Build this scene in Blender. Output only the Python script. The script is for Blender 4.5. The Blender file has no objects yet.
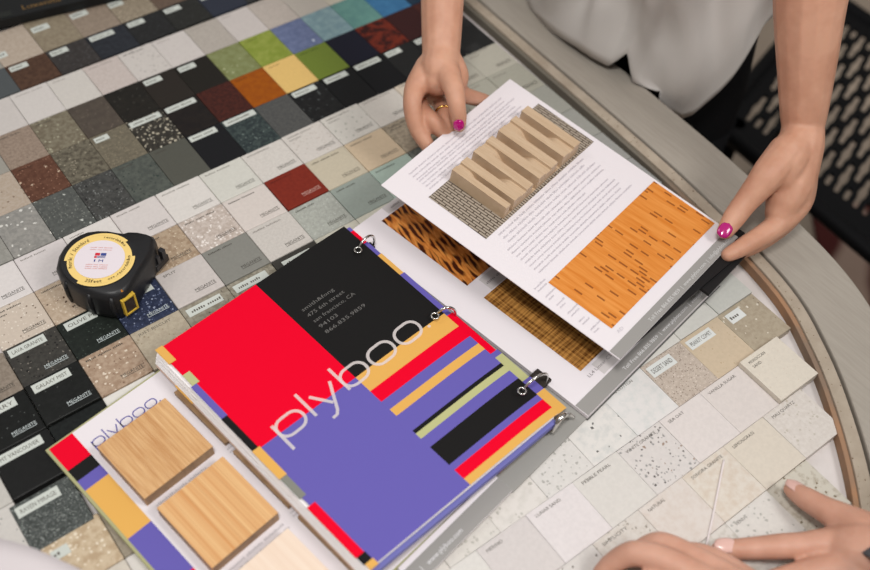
import bpy, bmesh, math, random
from mathutils import Vector, Matrix
random.seed(7)
S = bpy.context.scene
COL = S.collection

# ------------------------------------------------------------------ camera, world, lights
F_PX = 992.82
CAM = Vector((-0.07500517, -0.70948243, 0.75595046))
RX = Vector((0.79531692, -0.60415097, 0.04972523))
RY = Vector((-0.45108724, -0.64462293, -0.61723706))    # image down
RZ = Vector((0.40495839, 0.46846866, -0.78520432))      # view direction
cd = bpy.data.cameras.new('camera'); cam = bpy.data.objects.new('camera', cd); COL.objects.link(cam)
cam.matrix_world = Matrix(((RX.x, -RY.x, -RZ.x, CAM.x), (RX.y, -RY.y, -RZ.y, CAM.y), (RX.z, -RY.z, -RZ.z, CAM.z), (0, 0, 0, 1)))
cd.sensor_width = 36; cd.lens = F_PX * 36 / 870; cd.clip_start = 0.02
cd.dof.use_dof = True; cd.dof.focus_distance = 0.93; cd.dof.aperture_fstop = 3.2
S.camera = cam
wd = bpy.data.worlds.new('showroom_light'); S.world = wd; wd.use_nodes = True
wd.node_tree.nodes['Background'].inputs[0].default_value = (1.0, 0.99, 0.975, 1)
wd.node_tree.nodes['Background'].inputs[1].default_value = 0.40
def area(name, loc, target, size, power, col=(1, 0.985, 0.955)):
    l = bpy.data.lights.new(name, 'AREA'); l.shape = 'DISK'; l.size = size; l.energy = power; l.color = col
    o = bpy.data.objects.new(name, l); COL.objects.link(o); o.location = loc
    o.rotation_euler = (Vector(target) - Vector(loc)).to_track_quat('-Z', 'Y').to_euler()
area('ceiling_lamp', (-0.30, -0.75, 2.0), (0.25, -0.3, 0), 0.40, 21)
area('ceiling_lamp', (0.85, -1.4, 1.5), (0.3, -0.4, 0), 0.60, 15)
area('ceiling_lamp', (-0.7, 0.9, 1.9), (0.1, 0.1, 0), 0.7, 5)
S.view_settings.view_transform = 'Standard'; S.view_settings.look = 'None'; S.view_settings.gamma = 1
S.view_settings.use_curve_mapping = False; S.view_settings.exposure = 0.04

def W(px, py, z=0.0):
    """world point at height z that lies on the sight line of a pixel of the photo"""
    d = RX * ((px - 435) / F_PX) + RY * ((py - 285) / F_PX) + RZ
    return CAM + d * ((z - CAM.z) / d.z)

# ------------------------------------------------------------------ materials
def lin(c):
    c = c / 255.0
    return c / 12.92 if c <= 0.04045 else ((c + 0.055) / 1.055) ** 2.4
def L(rgb): return (lin(rgb[0]), lin(rgb[1]), lin(rgb[2]), 1)
MATS = {}
def newmat(name, rgb, rough=0.5, spec=0.2, metal=0.0):
    m = bpy.data.materials.new(name); m.use_nodes = True
    b = m.node_tree.nodes['Principled BSDF']
    b.inputs['Base Color'].default_value = L(rgb); b.inputs['Roughness'].default_value = rough
    b.inputs['Specular IOR Level'].default_value = spec; b.inputs['Metallic'].default_value = metal
    return m
def P(rgb, rough=0.5, spec=0.2, metal=0.0):
    k = (tuple(rgb), rough, spec, metal)
    if k not in MATS: MATS[k] = newmat('plain_%d_%d_%d' % tuple(rgb), rgb, rough, spec, metal)
    return MATS[k]
def N(m, t): return m.node_tree.nodes.new(t)
def lk(m, a, b): m.node_tree.links.new(a, b)
def coords(m, off=(0, 0, 0), scale=(1, 1, 1), rot=0):
    t = N(m, 'ShaderNodeTexCoord'); mp = N(m, 'ShaderNodeMapping')
    mp.inputs['Location'].default_value = off; mp.inputs['Scale'].default_value = scale; mp.inputs['Rotation'].default_value = (0, 0, rot)
    lk(m, t.outputs['Object'], mp.inputs['Vector']); return mp.outputs['Vector']
def math_(m, op, a, b=None, c=None):
    n = N(m, 'ShaderNodeMath'); n.operation = op
    for i, x in enumerate((a, b, c)):
        if x is None: continue
        if isinstance(x, (int, float)): n.inputs[i].default_value = x
        else: lk(m, x, n.inputs[i])
    return n.outputs[0]
def mixc(m, fac, a, b):
    n = N(m, 'ShaderNodeMix'); n.data_type = 'RGBA'
    if isinstance(fac, (int, float)): n.inputs[0].default_value = fac
    else: lk(m, fac, n.inputs[0])
    for i, x in ((6, a), (7, b)):
        if isinstance(x, tuple): n.inputs[i].default_value = x
        else: lk(m, x, n.inputs[i])
    return n.outputs[2]
def noise(m, vec, scale, detail=3, rough=0.55):
    n = N(m, 'ShaderNodeTexNoise'); n.inputs['Scale'].default_value = scale; n.inputs['Detail'].default_value = detail
    n.inputs['Roughness'].default_value = rough; lk(m, vec, n.inputs['Vector']); return n.outputs['Fac']
def ramp(m, fac, lo, hi):
    n = N(m, 'ShaderNodeMapRange'); n.inputs[1].default_value = lo; n.inputs[2].default_value = hi; lk(m, fac, n.inputs[0]); n.clamp = True
    return n.outputs[0]
def stone(base, mottle=None, specks=(), rough=0.42, spec=0.16):
    """solid surface / terrazzo: base colour, (colour, scale, lo, hi) clouding, list of (colour, scale, amount, radius) chips"""
    if min(base) > 185: base = (base[1] + (base[0] - base[1]) * 0.5 + 3, base[1], base[2])
    m = newmat('stone', base, rough, spec)
    vec = coords(m, (random.uniform(-5, 5), random.uniform(-5, 5), random.uniform(-5, 5)))
    c = L(base)
    if mottle:
        rgb, sc, lo, hi = mottle
        sc = sc * 2.1 if sc >= 50 else sc
        c = mixc(m, ramp(m, noise(m, vec, sc, 4, 0.6), lo, hi), c, L(rgb))
    else:
        d = tuple(max(0, x * 0.975) for x in base)
        c = mixc(m, ramp(m, noise(m, vec, 300, 2), 0.35, 0.65), c, L(d))
    for i, (rgb, sc, amt, rad) in enumerate(specks):
        if sc >= 80: sc, amt, rad = sc * 2.3, min(0.9, amt * 1.5), rad * 1.2
        v = N(m, 'ShaderNodeTexVoronoi'); v.inputs['Scale'].default_value = sc
        mp = N(m, 'ShaderNodeVectorMath'); mp.inputs[1].default_value = (i * 1.7, i * 0.9, i * 3.1); lk(m, vec, mp.inputs[0]); 
        nz = N(m, 'ShaderNodeTexNoise'); nz.inputs['Scale'].default_value = sc * 1.3; lk(m, mp.outputs[0], nz.inputs['Vector'])
        sv = N(m, 'ShaderNodeVectorMath'); sv.operation = 'MULTIPLY_ADD'; lk(m, nz.outputs['Color'], sv.inputs[0])
        sv.inputs[1].default_value = (0.7 / sc,) * 3; lk(m, mp.outputs[0], sv.inputs[2])
        lk(m, sv.outputs[0], v.inputs['Vector'])
        sp = N(m, 'ShaderNodeSeparateColor'); lk(m, v.outputs['Color'], sp.inputs[0])
        a = math_(m, 'GREATER_THAN', sp.outputs[0], 1 - amt)
        r = math_(m, 'MULTIPLY', sp.outputs[1], rad * 0.6)
        r = math_(m, 'ADD', r, rad * 0.5)
        b = math_(m, 'LESS_THAN', v.outputs['Distance'], r)
        c = mixc(m, math_(m, 'MULTIPLY', a, b), c, L(rgb))
    lk(m, c, m.node_tree.nodes['Principled BSDF'].inputs['Base Color'])
    return m

# ------------------------------------------------------------------ mesh helpers
class MB:
    def __init__(s): s.v = []; s.f = []; s.mi = []; s.sm = []
    def add(s, vs, fs, mi=0, smooth=False):
        o = len(s.v); s.v += [Vector(p) for p in vs]
        for f in fs: s.f.append([i + o for i in f]); s.mi.append(mi); s.sm.append(smooth)
    def box(s, x0, x1, y0, y1, z0, z1, mi=0):
        s.add([(x0, y0, z0), (x1, y0, z0), (x1, y1, z0), (x0, y1, z0), (x0, y0, z1), (x1, y0, z1), (x1, y1, z1), (x0, y1, z1)],
              [(3, 2, 1, 0), (4, 5, 6, 7), (0, 1, 5, 4), (1, 2, 6, 5), (2, 3, 7, 6), (3, 0, 4, 7)], mi)
    def rect(s, x0, x1, y0, y1, z, mi=0):
        s.add([(x0, y0, z), (x1, y0, z), (x1, y1, z), (x0, y1, z)], [(0, 1, 2, 3)], mi)
    def prism(s, top, bot, mi=0, smooth=False):
        n = len(top); s.add(list(top) + list(bot), [list(range(n)), list(range(2 * n - 1, n - 1, -1))] + [(i, i + n, (i + 1) % n + n, (i + 1) % n) for i in range(n)], mi, smooth)
    def tube(s, pts, rad, n=10, closed=False, mi=0):
        pts = [Vector(p) for p in pts]; k = len(pts); vs = []; fs = []
        for i, p in enumerate(pts):
            t = (pts[(i + 1) % k] - pts[i - 1]) if closed else (pts[min(i + 1, k - 1)] - pts[max(i - 1, 0)])
            t.normalize(); a = t.orthogonal() if i == 0 else (a - t * a.dot(t)); a.normalize(); b = t.cross(a)
            r = rad[i] if isinstance(rad, (list, tuple)) else rad
            vs += [p + (a * math.cos(2 * math.pi * j / n) + b * math.sin(2 * math.pi * j / n)) * r for j in range(n)]
        for i in range(k if closed else k - 1):
            for j in range(n):
                fs.append((i * n + j, i * n + (j + 1) % n, ((i + 1) % k) * n + (j + 1) % n, ((i + 1) % k) * n + j))
        if not closed: fs += [list(range(n))[::-1], [(k - 1) * n + j for j in range(n)]]
        s.add(vs, fs, mi, True)
    def build(s, name, mats, parent=None, frame=None, bevel=0, seg=2):
        """verts are given in `frame` coordinates (a world matrix); the object keeps that frame"""
        me = bpy.data.meshes.new(name); me.from_pydata([tuple(p) for p in s.v], [], s.f)
        for m in (mats if isinstance(mats, (list, tuple)) else [mats]): me.materials.append(m)
        for p, i, sm in zip(me.polygons, s.mi, s.sm): p.material_index = i; p.use_smooth = sm
        if bevel or True:
            bm = bmesh.new(); bm.from_mesh(me); bmesh.ops.recalc_face_normals(bm, faces=bm.faces) if bevel or any(s.sm) else None
            if bevel:
                bmesh.ops.bevel(bm, geom=[e for e in bm.edges if len(e.link_faces) == 2 and e.calc_face_angle(0) > 0.5], offset=bevel, segments=seg, profile=0.5, affect='EDGES')
            bm.to_mesh(me); bm.free()
        return link(bpy.data.objects.new(name, me), parent, frame)
def link(o, parent=None, frame=None):
    COL.objects.link(o)
    frame = frame or Matrix.Identity(4)
    if parent is not None:
        o.parent = parent; o.matrix_parent_inverse = WM[parent.name].inverted()
    o.matrix_basis = frame; WM[o.name] = frame.copy()
    return o
WM = {}
def tag(o, label, cat=None, group=None, kind=None):
    if label: o['label'] = label
    if cat: o['category'] = cat
    if group: o['group'] = group
    if kind: o['kind'] = kind
    return o
def thing(name, label, cat, frame, group=None):
    return tag(link(bpy.data.objects.new(name, None), None, frame), label, cat, group)
def T(x, y=None, z=None, rz=0):
    if y is None: x, y, z = x
    return Matrix.Translation((x, y, z)) @ Matrix.Rotation(rz, 4, 'Z')
def frame3(o, x, y):
    x = Vector(x).normalized(); z = x.cross(Vector(y)).normalized(); y = z.cross(x)
    return Matrix(((x.x, y.x, z.x, o[0]), (x.y, y.y, z.y, o[1]), (x.z, y.z, z.z, o[2]), (0, 0, 0, 1)))
_txt = {}
def text_geo(s):
    """outline of a line of lettering, cap height 1, starting at x = 0"""
    if s not in _txt:
        cu = bpy.data.curves.new('lettering', 'FONT'); cu.body = s; cu.resolution_u = 2; cu.size = 1 / 0.7
        o = bpy.data.objects.new('lettering_tmp', cu); COL.objects.link(o)
        me = bpy.data.meshes.new_from_object(o.evaluated_get(bpy.context.evaluated_depsgraph_get()))
        vs = [Vector((v.co.x, v.co.y, 0)) for v in me.vertices]; fs = [list(p.vertices) for p in me.polygons]
        bpy.data.objects.remove(o); bpy.data.curves.remove(cu); bpy.data.meshes.remove(me)
        w = max([v.x for v in vs] or [0])
        _txt[s] = (vs, fs, w)
    return _txt[s]
def put_text(mb, s, x, y, size, z=0, width=None, fn=None, mi=0):
    vs, fs, w = text_geo(s); k = size if width is None else width / w
    pts = [Vector((x + v.x * k, y + v.y * size, z)) for v in vs]
    if fn: pts = [fn(p.x, p.y, z) for p in pts]
    mb.add(pts, fs, mi)
def scribble(mb, x, y, h, words, z=0, fn=None, mi=0, rng=random):
    """illegible small print: a run of letter-sized strokes"""
    for w in words:
        n = max(1, int(w / (h * 0.75)))
        for i in range(n):
            a = x + w * i / n; b = a + w / n * 0.62; hh = h * rng.choice((0.7, 0.75, 1.0))
            q = [(a, y), (b, y), (b, y + hh), (a, y + hh)]
            mb.add([fn(p[0], p[1], z) for p in q] if fn else [(p[0], p[1], z) for p in q], [(0, 1, 2, 3)], mi)
        x += w + h * 0.8
def offset_path(path, d):
    out = []
    for i, p in enumerate(path):
        t = Vector(path[min(i + 1, len(path) - 1)]) - Vector(path[max(i - 1, 0)]); t.normalize()
        out.append((p[0] - t.y * d, p[1] + t.x * d))
    return out
def catmull(pts, n):
    pts = [Vector(p) for p in pts]; out = []
    for i in range(len(pts) - 1):
        p0 = pts[max(i - 1, 0)]; p1 = pts[i]; p2 = pts[i + 1]; p3 = pts[min(i + 2, len(pts) - 1)]
        for k in range(n):
            t = k / n
            out.append(0.5 * (2 * p1 + (p2 - p0) * t + (2 * p0 - 5 * p1 + 4 * p2 - p3) * t * t + (3 * p1 - p0 - 3 * p2 + p3) * t ** 3))
    return out + [pts[-1]]

# ------------------------------------------------------------------ setting: floor
FLOOR = -0.75
m = stone((176, 160, 144), ((160, 145, 130), 3, 0.35, 0.65), (), 0.6)
b = MB(); b.box(-2.5, 4.5, -3.5, 4.5, FLOOR - 0.05, FLOOR); tag(b.build('floor', m), None, kind='structure')
# patterned rug lying on the floor past the table edge
rm = newmat('rug', (90, 48, 44), 0.95, 0.1)
vec = coords(rm); wv = N(rm, 'ShaderNodeTexWave'); wv.inputs['Scale'].default_value = 2.2; wv.inputs['Distortion'].default_value = 3; wv.inputs['Detail Scale'].default_value = 1.5
lk(rm, vec, wv.inputs['Vector'])
lk(rm, mixc(rm, ramp(rm, wv.outputs['Fac'], 0.45, 0.8), L((84, 42, 40)), L((172, 148, 134))), rm.node_tree.nodes['Principled BSDF'].inputs['Base Color'])
c0 = W(818, 243, FLOOR + 0.012); fr = frame3(c0, (0.72, -0.69, 0), (0.69, 0.72, 0))
b = MB(); b.box(0, 0.9, -0.75, 0.13, -0.012, 0, 0)
o = b.build('rug', rm, None, fr, 0.004); tag(o, 'dark red-brown rug with pale stripes on the floor past the table edge', 'rug')

# ------------------------------------------------------------------ table with inset tray and curved rim
lip = [(0.624, 0.75), (0.622, 0.45), (0.618, 0.25), (0.613, 0.08), (0.609, -0.076), (0.606, -0.2), (0.6, -0.32), (0.5838, -0.4497), (0.555, -0.5217), (0.5147, -0.586), (0.4664, -0.645), (0.405, -0.70), (0.32, -0.755), (0.2, -0.81), (0.05, -0.84), (-0.2, -0.85), (-0.6, -0.85)]
lip = [(p.x, p.y) for p in catmull([(x, y, 0) for x, y in lip], 8)]
table = thing('table', 'round-cornered grey laminate display table with a raised rim around its tray of samples', 'table', T(0, -0.05, FLOOR))
def band(name, d0, d1, z0, z1, mat, bev=0.0):
    a = offset_path(lip, d0); c = offset_path(lip, d1); n = len(a); mb = MB()
    vs = [(x, y, z1) for x, y in a] + [(x, y, z1) for x, y in c] + [(x, y, z0) for x, y in a] + [(x, y, z0) for x, y in c]
    fs = []
    for i in range(n - 1):
        fs += [(i, i + n, i + n + 1, i + 1), (i + 2 * n, i + 1 + 2 * n, i + 1 + 3 * n, i + 3 * n), (i + 1, i + 1 + 2 * n, i + 2 * n, i), (i + n, i + 3 * n, i + 1 + 3 * n, i + 1 + n)]
    fs += [(0, 2 * n, 3 * n, n), (n - 1, 2 * n - 1, 4 * n - 1, 3 * n - 1)]
    mb.add(vs, fs)
    return mb.build(name, mat, table, None, bev)
TB = -0.010
tray_m = stone((214, 206, 204), ((200, 192, 188), 20, 0.45, 0.75), (((168, 150, 130), 26, 0.12, 0.3),), 0.6)
b = MB(); b.prism([(x, y, TB) for x, y in lip + [(-0.6, 0.75)]], [(x, y, TB - 0.03) for x, y in lip + [(-0.6, 0.75)]]); b.build('tray_bottom', tray_m, table)
ply = newmat('plywood_edge', (150, 112, 82), 0.8, 0.1)
v_ = coords(ply); sy_ = N(ply, 'ShaderNodeSeparateXYZ'); lk(ply, v_, sy_.inputs[0])
lk(ply, mixc(ply, ramp(ply, sy_.outputs[1], -0.40, -0.24), mixc(ply, ramp(ply, noise(ply, v_, 14, 3), 0.4, 0.62), L((172, 130, 98)), L((136, 116, 100))), L((112, 106, 96))), ply.node_tree.nodes['Principled BSDF'].inputs['Base Color'])
lipm = stone((176, 163, 147), ((160, 146, 130), 40, 0.4, 0.7), (((110, 92, 74), 160, 0.1, 0.25),), 0.5)
rimm = newmat('rim_laminate', (170, 161, 150), 0.45)
v_ = coords(rimm, scale=(1, 0.08, 1), rot=math.radians(8))
lk(rimm, mixc(rimm, ramp(rimm, noise(rimm, v_, 420, 2, 0.5), 0.3, 0.7), L((160, 152, 142)), L((168, 160, 150))), rimm.node_tree.nodes['Principled BSDF'].inputs['Base Color'])
band('tray_edge', 0.0, 0.005, TB, 0.0015, ply, 0.0008)
band('inner_lip', 0.005, 0.0175, TB, 0.004, lipm, 0.001)
band('groove', 0.0175, 0.0212, TB, -0.006, P((42, 36, 30), 0.9))
band('rim', 0.0212, 0.083, -0.035, 0.004, rimm, 0.002)
b = MB(); b.tube([(-0.1, -0.05, -0.04), (-0.1, -0.05, FLOOR + 0.03)], 0.06, 20); b.tube([(-0.1, -0.05, FLOOR + 0.03), (-0.1, -0.05, FLOOR)], [0.06, 0.32], 32)
b.build('pedestal', P((60, 58, 56), 0.5), table)

# ------------------------------------------------------------------ sample tiles
STK = P((196, 200, 194), 0.55); STK2 = P((214, 216, 214), 0.55); INK = P((70, 66, 60), 0.6); INKL = P((92, 87, 80), 0.6); INKW = P((190, 198, 198), 0.6); INKR = P((196, 160, 150), 0.6)
GRID = {  # origin, angle, pitch u, pitch v
    'A': ((0.1035, 0.3352), 0.0, 0.0483, 0.0628), 'B': ((0.1035, 0.2722), 0.0, 0.0483, 0.0472),
    'C': ((0.08834, 0.16878), math.radians(-0.492), 0.042778, 0.054727),
    'G': ((0.0, 0.0), 0.0, 0.05, 0.0479355),
    'R': ((0.2297, -0.49344), math.radians(-0.491), 0.051705, 0.050842)}
RSH = {-3: 0.03, -2: 0.028, -1: 0.0259, 0: 0.0, 1: -0.0231, 2: -0.0231, 3: -0.02}
GROUPS = {'A': 'stone sample tiles by the black box', 'B': 'stone sample tiles by the black box', 'C': 'small colour sample tiles of the far board', 'G': 'sample tiles with printed maker names', 'R': 'pale quartz sample tiles beside the binder'}
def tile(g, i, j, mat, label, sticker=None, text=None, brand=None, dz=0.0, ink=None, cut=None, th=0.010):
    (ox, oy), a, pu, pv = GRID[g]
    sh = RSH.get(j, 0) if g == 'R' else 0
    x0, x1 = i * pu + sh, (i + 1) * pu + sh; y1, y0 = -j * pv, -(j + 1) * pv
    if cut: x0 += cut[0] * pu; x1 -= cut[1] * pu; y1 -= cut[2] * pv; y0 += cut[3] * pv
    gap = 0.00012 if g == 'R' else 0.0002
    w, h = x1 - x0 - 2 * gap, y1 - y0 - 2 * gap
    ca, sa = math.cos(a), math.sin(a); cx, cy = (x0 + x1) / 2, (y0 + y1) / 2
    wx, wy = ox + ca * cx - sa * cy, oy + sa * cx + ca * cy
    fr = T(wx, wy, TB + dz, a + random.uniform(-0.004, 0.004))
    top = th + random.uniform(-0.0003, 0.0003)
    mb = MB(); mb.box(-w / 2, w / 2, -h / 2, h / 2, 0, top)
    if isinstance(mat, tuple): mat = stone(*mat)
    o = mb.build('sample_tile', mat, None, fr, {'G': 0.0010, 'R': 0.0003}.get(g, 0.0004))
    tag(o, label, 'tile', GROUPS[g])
    L_, T_ = -w / 2, h / 2
    if sticker is not None:
        words, sw, shh, px, py = (sticker + (None,) * 5)[:5]
        sw = sw or 0.030; shh = shh or 0.0085; px = 0.003 if px is None else px; py = 0.004 if py is None else py
        sb = MB(); sb.box(L_ + px, L_ + px + sw, T_ - py - shh, T_ - py, top, top + 0.0004)
        so = sb.build('name_sticker', STK2 if g == 'R' else STK, o, fr); so['label'] = 'white name sticker'
        tb = MB()
        if isinstance(words, str): put_text(tb, words, L_ + px + sw * 0.08, T_ - py - shh * 0.72, shh * 0.42, top + 0.0005, sw * 0.84)
        elif words: scribble(tb, L_ + px + sw * 0.12, T_ - py - shh * 0.65, shh * 0.3, [sw * q for q in words], top + 0.0005)
        if tb.v: tb.build('lettering', INKL, so, fr)
    if text is not None:
        tb = MB(); lines = text if isinstance(text, list) else [text]
        y = T_ - 0.0065
        for ln in lines:
            if isinstance(ln, str):
                put_text(tb, ln, L_ + 0.006, y - 0.0008, 0.0029, top + 0.00015, min(len(ln) * 0.0027, w * 0.8)); y -= 0.0052
            else:
                scribble(tb, L_ + 0.005, y, 0.0019, [q * w for q in ln], top + 0.00015); y -= 0.0048
        tb.build('printed_name', ink or INK, o, fr)
    if brand:
        tb = MB(); bx = w / 2 - 0.0265; by = -h / 2 + 0.0085
        put_text(tb, 'MEGANITE', bx, by, 0.0034, top + 0.00015, 0.0215)
        tb.add([(bx, by - 0.0013, top + 0.00015), (bx + 0.0215, by - 0.0013, top + 0.00015), (bx + 0.0215, by - 0.0008, top + 0.00015), (bx, by - 0.0008, top + 0.00015)], [(0, 1, 2, 3)])
        tb.build('maker_lettering', {'d': INK, 'w': INKW, 'r': INKR, 'l': INKL}[brand], o, fr)
    return o
FAINT = P((150, 142, 136), 0.6)
ST = lambda *w: (list(w), 0.021, 0.0085, 0.003, 0.004)
SL = lambda *w: (list(w), 0.030, 0.0085, 0.003, 0.004)
# ---- the two rows by the black box
dots = lambda c, s=260, a=0.3, r=0.28: (c, s, a, r)
tile('A', 0, 0, ((178, 164, 150), ((168, 153, 138), 120, 0.4, 0.6)), 'pinkish beige tile at the left end of the row touching the black box', ([0.7], 0.012, 0.010, 0.0, 0.036))
tile('A', 1, 0, ((142, 131, 112), ((128, 116, 98), 110, 0.4, 0.6)), 'olive beige tile with a white sticker, under the gold lettering of the black box', ([0.6], 0.021, 0.010, 0.003, 0.0145))
tile('A', 2, 0, ((146, 131, 117), ((132, 118, 104), 150, 0.4, 0.6)), 'rosy taupe tile third from the left in the row touching the black box', ([0.6], 0.021, 0.010, 0.003, 0.0145))
tile('A', 3, 0, ((150, 138, 120), ((128, 116, 100), 130, 0.4, 0.6), (dots((190, 178, 158)),)), 'speckled sand tile at the top picture edge just past the black box', ([0.6], 0.018, 0.010, 0.001, 0.0200))
tile('A', 4, 0, ((104, 88, 76), ((92, 76, 66), 110, 0.4, 0.6)), 'brown tile in the row touching the black box, at the top picture edge')
tile('A', -1, 0, ((150, 146, 138), None), 'pale tile half cut by the left picture edge below the black box')
tile('B', -1, 0, ((78, 82, 84), None), 'slate blue-grey tile at the left picture edge above the long white row')
tile('B', 0, 0, ((84, 61, 48), ((68, 48, 38), 110, 0.4, 0.6)), 'chocolate brown tile with a white sticker at the upper left', ST(0.6))
tile('B', 1, 0, ((60, 56, 55), ((50, 47, 46), 110, 0.4, 0.6), (dots((92, 92, 94), 200, 0.15),)), 'charcoal tile with a white sticker right of the chocolate brown tile', ST(0.6))
tile('B', 2, 0, ((45, 48, 54), ((36, 38, 44), 110, 0.4, 0.6)), 'blue-black tile with a long white sticker in the upper left dark row', SL(0.5, 0.2))
tile('B', 3, 0, ((40, 40, 41), ((34, 34, 34), 110, 0.4, 0.6), (dots((64, 66, 68), 200, 0.15),)), 'near-black tile with a short sticker right of the blue-black one', ST(0.6))
tile('B', 4, 0, ((44, 44, 42), ((36, 36, 34), 110, 0.4, 0.6), (dots((70, 72, 70), 220, 0.15),)), 'greenish black tile with a sticker in the upper dark row', ST(0.5))
tile('B', 5, 0, ((46, 50, 62), None), 'navy tile at the top picture edge, last of the upper dark row', ST(0.5))
tile('B', 6, 0, ((52, 52, 52), None), 'dark grey tile at the top picture edge above the white row')
# ---- board of small colour tiles
def C(i, j, mat, label, sticker=None, text=None, ink=None): return tile('C', i, j, mat, label, sticker, text, None, 0, ink or INKL, (0, 0, 0, -0.085) if j == 2 else None)
WS = (200, 194, 189)
C(-1, -1, ((197, 190, 186), None), 'plain white tile cut by the left picture edge, start of the long white row')
C(0, -1, ((202, 196, 192), None), 'plain white tile with long faint print below the chocolate brown tile', None, [[0.4, 0.3]], FAINT)
C(1, -1, ((199, 194, 188), None), 'plain white tile with one short faint word below the charcoal tile', None, [[0.35]], FAINT)
C(2, -1, ((194, 183, 178), ((184, 172, 166), 260, 0.4, 0.6)), 'pinkish off-white fine-grained tile in the long white row', None, [[0.3, 0.35]], FAINT)
C(3, -1, ((198, 191, 186), None, (dots((156, 150, 146), 130, 0.25, 0.3),)), 'white tile with grey flecks and a dark printed bar in the long white row', None, [[0.12, 0.3, 0.12]], INK)
C(4, -1, ((200, 192, 188), None, (dots((182, 172, 166), 150, 0.2, 0.25),)), 'almost plain white tile just left of the grey-beige tile in the white row', None, [[0.4]], FAINT)
C(5, -1, ((176, 168, 160), ((164, 156, 148), 200, 0.4, 0.6)), 'grey-beige tile in the long white row beside the olive tile', None, [[0.5]], FAINT)
C(6, -1, ((194, 186, 182), None), 'milky white tile above the bright green tile', None, [[0.3]], FAINT)
C(7, -1, ((182, 172, 164), ((172, 162, 154), 180, 0.4, 0.6)), 'pale beige tile above the blue-violet tile', None, [[0.4]], FAINT)
C(8, -1, ((178, 170, 161), None), 'pale beige tile above the misty teal tile, at the top picture edge')
C(9, -1, ((184, 176, 162), None), 'cream tile above the plain teal tile, at the top picture edge')
C(-2, 0, ((150, 146, 138), None), 'pale grey tile at the left picture edge beside the rosy brown tile')
C(-1, 0, ((150, 133, 119), ((134, 117, 104), 150, 0.4, 0.6), (dots((104, 90, 80), 260, 0.12, 0.25),)), 'rosy brown tile below the white row at the left picture edge', None, [[0.3, 0.25]], INK)
C(0, 0, ((126, 119, 102), ((104, 95, 80), 110, 0.4, 0.62), (dots((168, 164, 142), 120, 0.2, 0.3),)), 'mossy grey-brown mottled tile below the white row', None, [[0.4]], INK)
C(1, 0, ((82, 74, 66), ((74, 66, 60), 60, 0.4, 0.6), (dots((112, 100, 90), 170, 0.1, 0.25),)), 'dark taupe plain tile right of the mossy mottled tile', None, [[0.45]], INK)
C(2, 0, ((36, 33, 29), ((30, 28, 25), 80, 0.4, 0.6), (dots((78, 76, 70), 130, 0.12, 0.22),)), 'black tile with a few pale flecks between the dark taupe and the espresso tiles')
C(3, 0, ((42, 37, 33), None), 'espresso brown-black tile with a sticker, second to the left of the olive tile', ST(0.6))
C(4, 0, ((33, 30, 26), None), 'black tile with a sticker touching the left side of the olive tile', ST(0.6))
C(5, 0, ((128, 134, 92), ((114, 118, 74), 60, 0.4, 0.65), (dots((172, 176, 138), 90, 0.15, 0.25),)), 'olive green marbled tile', None)
C(6, 0, ((122, 136, 52), ((140, 150, 70), 50, 0.4, 0.65)), 'lime green translucent tile above the yellow tile', None, [[0.4]], P((90, 100, 40)))
C(7, 0, ((92, 102, 134), ((108, 118, 150), 70, 0.4, 0.65), (dots((180, 188, 206), 70, 0.12, 0.2),)), 'blue-violet tile with a white fleck')
C(8, 0, ((112, 138, 146), ((132, 156, 160), 60, 0.4, 0.65)), 'misty pale teal tile right of the blue-violet tile')
C(9, 0, ((88, 128, 124), ((98, 140, 132), 50, 0.4, 0.65)), 'plain teal green tile above the dark blue tile')
C(10, 0, ((52, 100, 140), ((60, 110, 150), 50, 0.4, 0.65)), 'bright blue tile left of the thumbed arm')
C(11, 0, ((30, 48, 66), None), 'dark petrol tile behind the arm at the top picture edge')
C(-2, 1, ((168, 152, 136), ((176, 162, 148), 160, 0.4, 0.6), (dots((120, 100, 84), 120, 0.1, 0.25),)), 'peach beige tile left of the brick red speckled tile')
C(-1, 1, ((98, 66, 52), ((84, 54, 42), 110, 0.4, 0.6), (dots((196, 174, 152), 100, 0.08, 0.24), dots((140, 104, 86), 160, 0.28, 0.26))), 'brick red-brown tile with cream chips', None, [[0.4]], P((60, 40, 32)))
C(0, 1, ((110, 104, 90), ((76, 70, 60), 90, 0.42, 0.62), (dots((150, 142, 124), 150, 0.2, 0.3),)), 'blotchy dark and light brown-grey tile beside the brick red tile')
C(1, 1, ((112, 105, 90), ((100, 93, 80), 120, 0.4, 0.6), (dots((136, 126, 106), 200, 0.3, 0.3),)), 'khaki tile with a short white sticker', ([0.6], 0.016, 0.008, 0.0035, 0.004))
C(2, 1, ((62, 58, 52), ((44, 42, 38), 120, 0.4, 0.6), (dots((176, 168, 150), 110, 0.4, 0.36), dots((206, 200, 184), 160, 0.2, 0.3))), 'dark tile crowded with pale stone chips under a long sticker', ([0.35, 0.35], 0.036, 0.0085, 0.002, 0.003))
C(3, 1, ((34, 29, 27), ((28, 24, 24), 60, 0.4, 0.6), (dots((222, 150, 100), 26, 0.16, 0.1),)), 'black-brown tile with an orange spot under a long sticker', ([0.35, 0.35], 0.036, 0.0085, 0.002, 0.003))
C(4, 1, ((74, 36, 29), ((54, 26, 23), 120, 0.4, 0.62)), 'dark maroon mottled tile left of the orange tile')
C(5, 1, ((152, 80, 12), ((140, 70, 12), 60, 0.4, 0.65)), 'burnt orange tile left of the pale yellow one', None, [[0.35]], P((110, 60, 16)))
C(6, 1, ((218, 182, 112), None), 'pale yellow tile right of the burnt orange one', None, [[0.35]], P((150, 120, 70)))
C(7, 1, ((106, 122, 48), None), 'leaf green plain tile right of the yellow tile', None, [[0.25, 0.3]], P((60, 76, 28)))
C(8, 1, ((22, 22, 36), None), 'very dark navy tile right of the leaf green tile')
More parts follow.
